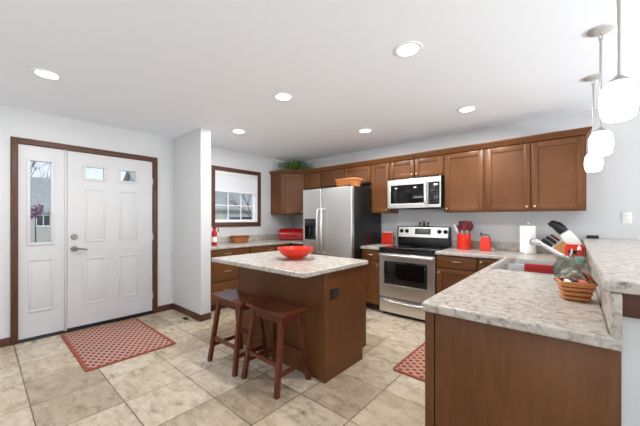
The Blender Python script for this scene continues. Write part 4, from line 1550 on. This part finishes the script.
t = thing('red_bottle', 'slim red bottle with a painted white highlight on the worktop next to the wing wall', 'bottle', (-4.03, 2.26, cz))
b = MB()
b.lathe([(0, 0), (0.036, 0), (0.038, 0.004), (0.038, 0.19), (0.030, 0.215), (0.016, 0.235), (0.016, 0.245), (0, 0.245)], (-4.03, 2.27, cz), 28)
rb = b.build('bottle_body', 'redmetal', t)
b = MB()
b.lathe([(0.0381, 0.05), (0.0388, 0.052), (0.0388, 0.128), (0.0381, 0.130)], (-4.03, 2.27, cz), 28)
b.build('bottle_band', 'whiteplastic', rb)  # white band is a highlight painted onto the red bottle
b = MB()
b.lathe([(0.020, 0.2455), (0.022, 0.25), (0.022, 0.283), (0.016, 0.290), (0, 0.290)], (-4.03, 2.27, cz), 24)
b.tube([(-4.03, 2.285, cz + 0.275), (-4.03, 2.325, cz + 0.278), (-4.03, 2.335, cz + 0.25), (-4.03, 2.335, cz + 0.20)], 0.008, 10)
b.build('cap', 'maroon', t)

# bowl on the island
t = thing('serving_bowl', 'wide orange-red bowl on the island countertop', 'bowl', (-2.06, 2.02, cz))
b = MB()
b.lathe([(0, 0), (0.070, 0), (0.074, 0.004), (0.072, 0.014), (0.112, 0.030), (0.143, 0.053), (0.163, 0.077), (0.174, 0.100), (0.176, 0.110), (0.171, 0.110), (0.158, 0.080), (0.138, 0.057), (0.108, 0.036), (0.060, 0.024), (0, 0.022)], (-2.06, 2.02, cz), 56)
b.build('bowl_body', 'redorange', t)

# ------------------------------------------------------------------ ivy on the corner cabinet
t = thing('potted_ivy', 'trailing green ivy plant on top of the angled corner cabinet', 'plant', (-4.05, 3.95, 2.2075))
pz = 2.2075
b = MB()
b.lathe([(0, 0), (0.05, 0), (0.066, 0.085), (0.070, 0.085), (0.070, 0.10), (0.062, 0.10), (0.058, 0.085), (0, 0.08)], (-4.13, 4.06, pz), 24)
b.build('pot', 'terra', t)
rng = random.Random(11)
stems, leaves = MB(), {'leafa': MB(), 'leafb': MB()}
def leaf(b, p, n_, up, size):
    n_ = n_.normalized()
    s_ = n_.cross(up)
    if s_.length < 1e-3:
        s_ = n_.orthogonal()
    s_.normalize()
    dn = up * -0.15 * size
    pts = [p, p + n_ * 0.30 * size + s_ * 0.42 * size, p + n_ * 0.62 * size + s_ * 0.26 * size, p + n_ * size + dn, p + n_ * 0.62 * size - s_ * 0.26 * size, p + n_ * 0.30 * size - s_ * 0.42 * size]
    mid = p + n_ * 0.5 * size + up * 0.10 * size
    vs = [b.bm.verts.new(q) for q in pts]
    vm = b.bm.verts.new(mid)
    for i in range(6):
        b.bm.faces.new((vs[i], vs[(i + 1) % 6], vm))
for k in range(64):
    side = rng.choice((-1, 1, 1, -1, 0))
    along = Vector((0.72, 0.69, 0)) if rng.random() < 0.95 else Vector((0.3, -0.5, 0))
    start = Vector((-4.10, 4.02, pz + 0.09))
    ext = rng.uniform(0.05, 0.36)
    tip = start + along * side * ext + Vector((rng.uniform(-0.02, 0.12), rng.uniform(-0.16, 0.0), rng.uniform(-0.06, 0.10) - 0.03 * abs(side) * ext))
    tip.z = max(tip.z, pz + 0.015)
    mid = start.lerp(tip, 0.5) + Vector((0, 0, rng.uniform(0.02, 0.06)))
    stems.tube([start, mid, tip], 0.0022, 5)
    for q in range(5):
        f_ = (q + 1) / 5
        p = start.lerp(mid, f_ * 2) if f_ < 0.5 else mid.lerp(tip, (f_ - 0.5) * 2)
        dirn = Vector((rng.uniform(-1, 1), rng.uniform(-1.2, 0.5), rng.uniform(-0.3, 0.5)))
        upv = Vector((rng.uniform(-0.4, 0.4), rng.uniform(-0.9, 0.0), 1)).normalized()
        leaf(leaves[rng.choice(('leafa', 'leafa', 'leafb'))], p, dirn, upv, rng.uniform(0.045, 0.080))
stems.build('stem', 'stem', t)
leaves['leafa'].build('foliage', 'leafa', t, recalc=False)
leaves['leafb'].build('foliage', 'leafb', t, recalc=False)

# ------------------------------------------------------------------ stools
def make_stool(loc, label):
    cx, cy, _ = loc
    t = thing('bar_stool', label, 'stool', loc, 'saddle stools at the island')
    b = MB()
    n = 12
    prof_t, prof_b = [], []
    for i in range(n + 1):
        q = -1 + 2 * i / n
        prof_t.append((cx + 0.236 * q, 0.590 + 0.020 * abs(q) ** 2.2))
        prof_b.append((cx + 0.236 * q, 0.560 + 0.014 * abs(q) ** 2.2))
    poly = prof_t + prof_b[::-1]
    b.loft([[(x, cy - 0.130, z) for x, z in poly], [(x, cy + 0.130, z) for x, z in poly]])
    b.build('seat', 'stool', t, bevel=0.007)
    def P_(sx, sy, z):
        f_ = 1 - z / 0.565
        return Vector((cx + sx * (0.165 + 0.038 * f_), cy + sy * (0.088 + 0.080 * f_), z))
    for sx, sy in ((-1, -1), (1, -1), (1, 1), (-1, 1)):
        b = MB()
        top, bot = P_(sx, sy, 0.562), P_(sx, sy, 0.0)
        h = 0.0185
        b.loft([[bot + Vector((a * h, c * h, 0)) for a, c in ((-1, -1), (1, -1), (1, 1), (-1, 1))],
                [top + Vector((a * h, c * h, 0)) for a, c in ((-1, -1), (1, -1), (1, 1), (-1, 1))]])
        b.build('leg', 'stool', t, bevel=0.004)
    b = MB()
    for sy in (-1, 1):
        y = cy + sy * 0.092
        b.box(cx - 0.148, cx + 0.148, y - 0.010, y + 0.010, 0.512, 0.559)
    for sx in (-1, 1):
        x = cx + sx * 0.168
        b.box(x - 0.010, x + 0.010, cy - 0.072, cy + 0.072, 0.512, 0.563)
    b.build('apron', 'stool', t, bevel=0.002)
    for (a, c, z) in (((-1, -1), (1, -1), 0.215), ((-1, 1), (1, 1), 0.215), ((-1, -1), (-1, 1), 0.145), ((1, -1), (1, 1), 0.145)):
        p, q = P_(a[0], a[1], z), P_(c[0], c[1], z)
        dv = (q - p).normalized()
        p, q = p + dv * 0.020, q - dv * 0.020
        sd = Vector((-dv.y, dv.x, 0)) * 0.009
        up = Vector((0, 0, 0.016))
        b = MB()
        b.loft([[p + sd + up, p - sd + up, p - sd - up, p + sd - up], [q + sd + up, q - sd + up, q - sd - up, q + sd - up]])
        b.build('stretcher', 'stool', t, bevel=0.002)
    return t
st = make_stool((-1.842, 1.582, 0), 'dark cherry wooden saddle stool at the corner of the island, right of its twin')
copy_thing(st, (-2.335, 1.552, 0), 'dark cherry wooden saddle stool farther left, nearer the front door')

# ------------------------------------------------------------------ rugs
def rug(name, label, x0, x1, y0, y1, mt, edge, r=0.01):
    t = thing(name, label, 'rug', ((x0 + x1) / 2, (y0 + y1) / 2, 0.0))
    b = MB()
    b.slab(rounded(x0 + edge, x1 - edge, y0 + edge, y1 - edge, 0.004, 2), [], 0.0005, 0.010)
    b.build('woven_field', mt, t, bevel=0.002)
    b = MB()
    b.slab(rounded(x0, x1, y0, y1, r, 5), [rounded(x0 + edge, x1 - edge, y0 + edge, y1 - edge, 0.004, 2)], 0.0005, 0.0105)
    b.build('border', 'rugedge', t, bevel=0.003)
rug('doormat', 'red and cream patterned woven mat in front of the white door', -4.345, -3.140, 0.588, 1.345, 'rug1', 0.028)
rug('kitchen_mat', 'red lattice patterned mat on the tiles beside the sink peninsula', -1.195, -0.605, 2.325, 3.11, 'rug2', 0.022, 0.03)

# floor vent
t = thing('floor_vent', 'small dark metal floor vent in the tiles beside the wing wall', 'vent', (-3.85, 1.765, 0))
b = MB()
b.slab([(-3.905, 1.735), (-3.795, 1.735), (-3.795, 1.790), (-3.905, 1.790)], [], 0.0003, 0.003)
fv = b.build('vent_frame', 'trim', t)
b = MB()
for i in range(8):
    b.box(-3.895 + 0.0125 * i, -3.888 + 0.0125 * i, 1.742, 1.783, 0.0031, 0.0045)
b.build('slat', 'black', fv)

# wall outlet
t = thing('wall_outlet', 'white double outlet on the wall above the raised bar', 'outlet', (0.40, YW - 0.003, 1.314))
b = MB()
b.box(0.365, 0.435, YW - 0.006, YW - 0.0005, 1.257, 1.371, 0.002)
b.build('cover_plate', 'whiteplastic', t)
b = MB()
for z in (1.289, 1.339):
    b.cone((0.40, YW - 0.006, z), (0.40, YW - 0.0085, z), 0.016, 0.016, 20)
so_ = b.build('socket', 'whiteplastic', t)
b = MB()
for z in (1.289, 1.339):
    for x in (0.393, 0.407):
        b.box(x - 0.001, x + 0.001, YW - 0.0095, YW - 0.008, z - 0.004, z + 0.004)
b.cone((0.40, YW - 0.006, 1.314), (0.40, YW - 0.0075, 1.314), 0.003, 0.003, 10)
b.build('slot', 'graydark', so_)

# ------------------------------------------------------------------ recessed ceiling lights
can_d = bpy.data.lights.new('recessed_lamp', 'AREA')
can_d.shape = 'DISK'
can_d.size = 0.13
can_d.energy = CAN_POWER
can_d.color = (1.0, 0.99, 0.97)
cans = ((-3.215, 0.355, 'nearest the front door'), (-2.10, 1.895, 'over the island stools'), (-3.37, 2.25, 'between the door wall and the island'),
        (-2.085, 3.325, 'in front of the refrigerator'), (-0.862, 3.385, 'in front of the wide wall cabinet'), (-0.868, 1.930, 'largest, near the middle of the ceiling'))
src = None
for (x, y, where) in cans:
    lb = 'round recessed ceiling light, ' + where
    if src is None:
        src = thing('recessed_light', lb, 'ceiling light', (x, y, ZC), 'recessed ceiling lights')
        MB().lathe([(0.070, -0.003), (0.074, -0.006), (0.096, -0.004), (0.098, -0.0003), (0.070, -0.0003), (0.070, -0.003)], (x, y, ZC), 40).build('trim_ring', 'vinyl', src)
        MB().lathe([(0, -0.0022), (0.0695, -0.0022), (0.0695, -0.0004), (0, -0.0004)], (x, y, ZC), 40).build('lens', 'lens', src)
    else:
        copy_thing(src, (x, y, ZC), lb)
    lo = bpy.data.objects.new('recessed_lamp_light', can_d)
    C.objects.link(lo)
    lo.location = (x, y, ZC - 0.012)

# ------------------------------------------------------------------ pendants over the bar
def make_pendant(x, y, label):
    t = thing('pendant_light', label, 'pendant light', (x, y, ZC), 'pendants over the raised bar')
    MB().lathe([(0, -0.020), (0.026, -0.020), (0.056, -0.013), (0.064, -0.006), (0.064, -0.0004), (0, -0.0004)], (x, y, ZC), 36).build('canopy', 'canopy', t)
    b = MB()
    b.cone((x, y, 1.858), (x, y, 2.405), 0.0065, 0.0065, 12)
    b.lathe([(0.0065, 0.545), (0.010, 0.548), (0.010, 0.556), (0.004, 0.560)], (x, y, 1.858), 12)
    b.tube([(x, y, 2.410), (x + 0.008, y, 2.420), (x + 0.008, y, 2.434), (x, y, 2.448), (x - 0.008, y, 2.434), (x - 0.008, y, 2.420), (x, y, 2.410)], 0.0028, 8)
    b.build('rod', 'rodmetal', t)
    MB().lathe([(0, 0.028), (0.012, 0.028), (0.018, 0.020), (0.034, 0.008), (0.040, 0.001), (0, 0.0005)], (x, y, 1.838), 28).build('socket_cap', 'rodmetal', t)
    MB().lathe([(0, 0.0), (0.024, 0.0), (0.038, 0.003), (0.047, 0.010), (0.0515, 0.024), (0.0560, 0.052), (0.0570, 0.078), (0.0550, 0.108), (0.0500, 0.130), (0.042, 0.142), (0.032, 0.147), (0, 0.147)], (x, y, 1.691), 40).build('lamp_shade', 'opal', t)
    return t
pd = make_pendant(0.132, 1.650, 'white opal pendant light over the bar, nearest and largest of the three')
copy_thing(pd, (0.123, 2.505, ZC), 'white opal pendant light over the bar, middle one of the three')
copy_thing(pd, (0.118, 3.300, ZC), 'white opal pendant light over the bar, farthest and lowest in the photo')

# ------------------------------------------------------------------ outside, seen through the door and window glass
GZ = -0.25
struct(MB().box(-70, XW - 0.30, -35, 60, GZ - 0.2, GZ).build('ground', 'ground'))
def house(label, x0, y0, y1, eave, ridge, depth, wins):
    t = thing('neighbouring_house', label, 'house', (x0 - depth / 2, (y0 + y1) / 2, GZ))
    MB().box(x0 - depth, x0, y0, y1, GZ, eave).build('house_wall', 'siding', t)
    b = MB()
    ov = 0.4
    xm = x0 - depth / 2
    sl_ = (ridge - eave) / (depth / 2)
    poly = [(x0 + ov, eave - sl_ * ov + 0.05), (xm, ridge + 0.05), (x0 - depth - ov, eave - sl_ * ov + 0.05), (x0 - depth - ov, eave - sl_ * ov + 0.25), (xm, ridge + 0.28), (x0 + ov, eave - sl_ * ov + 0.25)]
    b.loft([[(x, y0 - 0.4, z) for x, z in poly], [(x, y1 + 0.4, z) for x, z in poly]])
    b.build('roof', 'roof', t)
    b = MB()
    b.loft([[(x0 - 0.01, y0 + 0.01, eave), (x0 - depth + 0.01, y0 + 0.01, eave), (xm, y0 + 0.01, ridge)], [(x0 - 0.01, y0 + 0.15, eave), (x0 - depth + 0.01, y0 + 0.15, eave), (xm, y0 + 0.15, ridge)]])
    b.build('gable', 'siding', t)
    for (a0, a1, c0, c1) in wins:
        b = MB()
        b.box(x0 + 0.001, x0 + 0.06, a0 - 0.1, a1 + 0.1, c0 - 0.1, c1 + 0.1)
        f_ = b.build('window', 'vinyl', t)
        b = MB()
        my = (a0 + a1) / 2
        b.box(x0 + 0.06, x0 + 0.075, a0, my - 0.03, c0, c1)
        b.box(x0 + 0.06, x0 + 0.075, my + 0.03, a1, c0, c1)
        b.build('pane', 'graydark', f_)
    return t
house('low pale house with a grey shingle roof seen through the tall door sidelight', -30.0, -7.0, 7.6, 1.95, 4.6, 9.0, [(2.75, 3.45, 0.85, 1.55), (-3.0, -1.8, 0.8, 1.6)])
house('larger pale house with a grey shingle roof seen through the kitchen window', -30.0, 10.4, 27.0, 2.55, 6.3, 10.0, [(23.6, 24.8, 0.9, 1.9)])
def tree(label, x, y, h, seed):
    r = random.Random(seed)
    b = MB()
    def grow(p, dv, ln, rad, lev):
        q = p + dv * ln
        m2 = p.lerp(q, 0.5) + Vector((r.uniform(-1, 1), r.uniform(-1, 1), 0)) * ln * 0.06
        b.tube([p, m2, q], [rad, rad * 0.82, rad * 0.62], 6)
        if lev == 0:
            return
        for k in range(3 if lev > 1 else 2):
            nd = (dv + Vector((r.uniform(-0.8, 0.8), r.uniform(-0.8, 0.8), r.uniform(-0.1, 0.5)))).normalized()
            grow(m2.lerp(q, r.uniform(0.3, 1.0)), nd, ln * r.uniform(0.6, 0.8), rad * 0.55, lev - 1)
    grow(Vector((x, y, GZ)), Vector((0, 0, 1)), h * 0.38, h * 0.014, 4)
    return tag(b.build('bare_tree', 'bark', None, (x, y, GZ)), label, 'tree')
tree('bare tree whose branches show against the sky in the door sidelight', -44.0, 4.0, 10.0, 3)
tree('bare dark tree outside the kitchen window in front of the larger house', -24.0, 17.6, 6.0, 5)
t = thing('ornamental_shrub', 'small purple-leaved ornamental tree outside the door sidelight', 'shrub', (-11.0, 0.98, GZ))
b = MB()
b.tube([(-11.0, 0.98, GZ), (-11.02, 0.99, 0.5), (-11.0, 0.98, 1.4)], [0.020, 0.016, 0.010], 8)
b.build('trunk', 'bark', t)
b = MB()
r = random.Random(4)
for i in range(90):
    a, e_ = r.uniform(0, 2 * PI), r.uniform(-0.9, 1.0)
    rr_ = 0.15 * r.random() ** 0.4
    leaf(b, Vector((-11.0 + rr_ * math.cos(a), 0.98 + rr_ * math.sin(a), 1.50 + 0.16 * e_)), Vector((r.uniform(-1, 1), r.uniform(-1, 1), r.uniform(-1, 1))), Vector((0.5, 0.3, 0.8)).normalized(), 0.09)
b.build('foliage', 'bloom', t, recalc=False)
t = thing('garden_hedge', 'low dull green hedge below the larger house outside the kitchen window', 'hedge', (-22.0, 13.0, GZ))
b = MB()
r = random.Random(9)
for i in range(46):
    b.ball((-22.0 + r.uniform(-0.4, 0.4), 11.6 + 0.04 * i, GZ + 0.5 + r.uniform(0, 0.5)), r.uniform(0.25, 0.4), (1, 1, 1), 8, 6)
b.build('foliage', 'hedge', t)
b = MB()
for i in range(4):
    b.cone((-22.0, 11.8 + 0.5 * i, GZ), (-22.0, 11.8 + 0.5 * i, GZ + 0.5), 0.04, 0.03, 8)
b.build('stem', 'bark', t)
# parked car
t = thing('parked_car', 'dark parked car outside the kitchen window', 'car', (-20.0, 13.9, GZ))
cx, cy = -20.0, 13.95
b = MB()
prof = [(-2.2, 0.35), (-2.25, 0.75), (-1.5, 1.10), (-0.9, 1.74), (1.5, 1.78), (2.0, 1.10), (2.2, 1.02), (2.25, 0.40)]
b.loft([[(cx - 0.85, cy + y, GZ + z) for y, z in prof], [(cx + 0.85, cy + y, GZ + z) for y, z in prof]])
b.build('car_body', 'car', t, bevel=0.05)
for (yy, ss) in ((-1.4, -1), (1.4, -1), (-1.4, 1), (1.4, 1)):
    xx = cx + ss * 0.78
    MB().cone((xx - 0.1, cy + yy, GZ + 0.33), (xx + 0.1, cy + yy, GZ + 0.33), 0.33, 0.33, 20).build('wheel', 'tire', t)
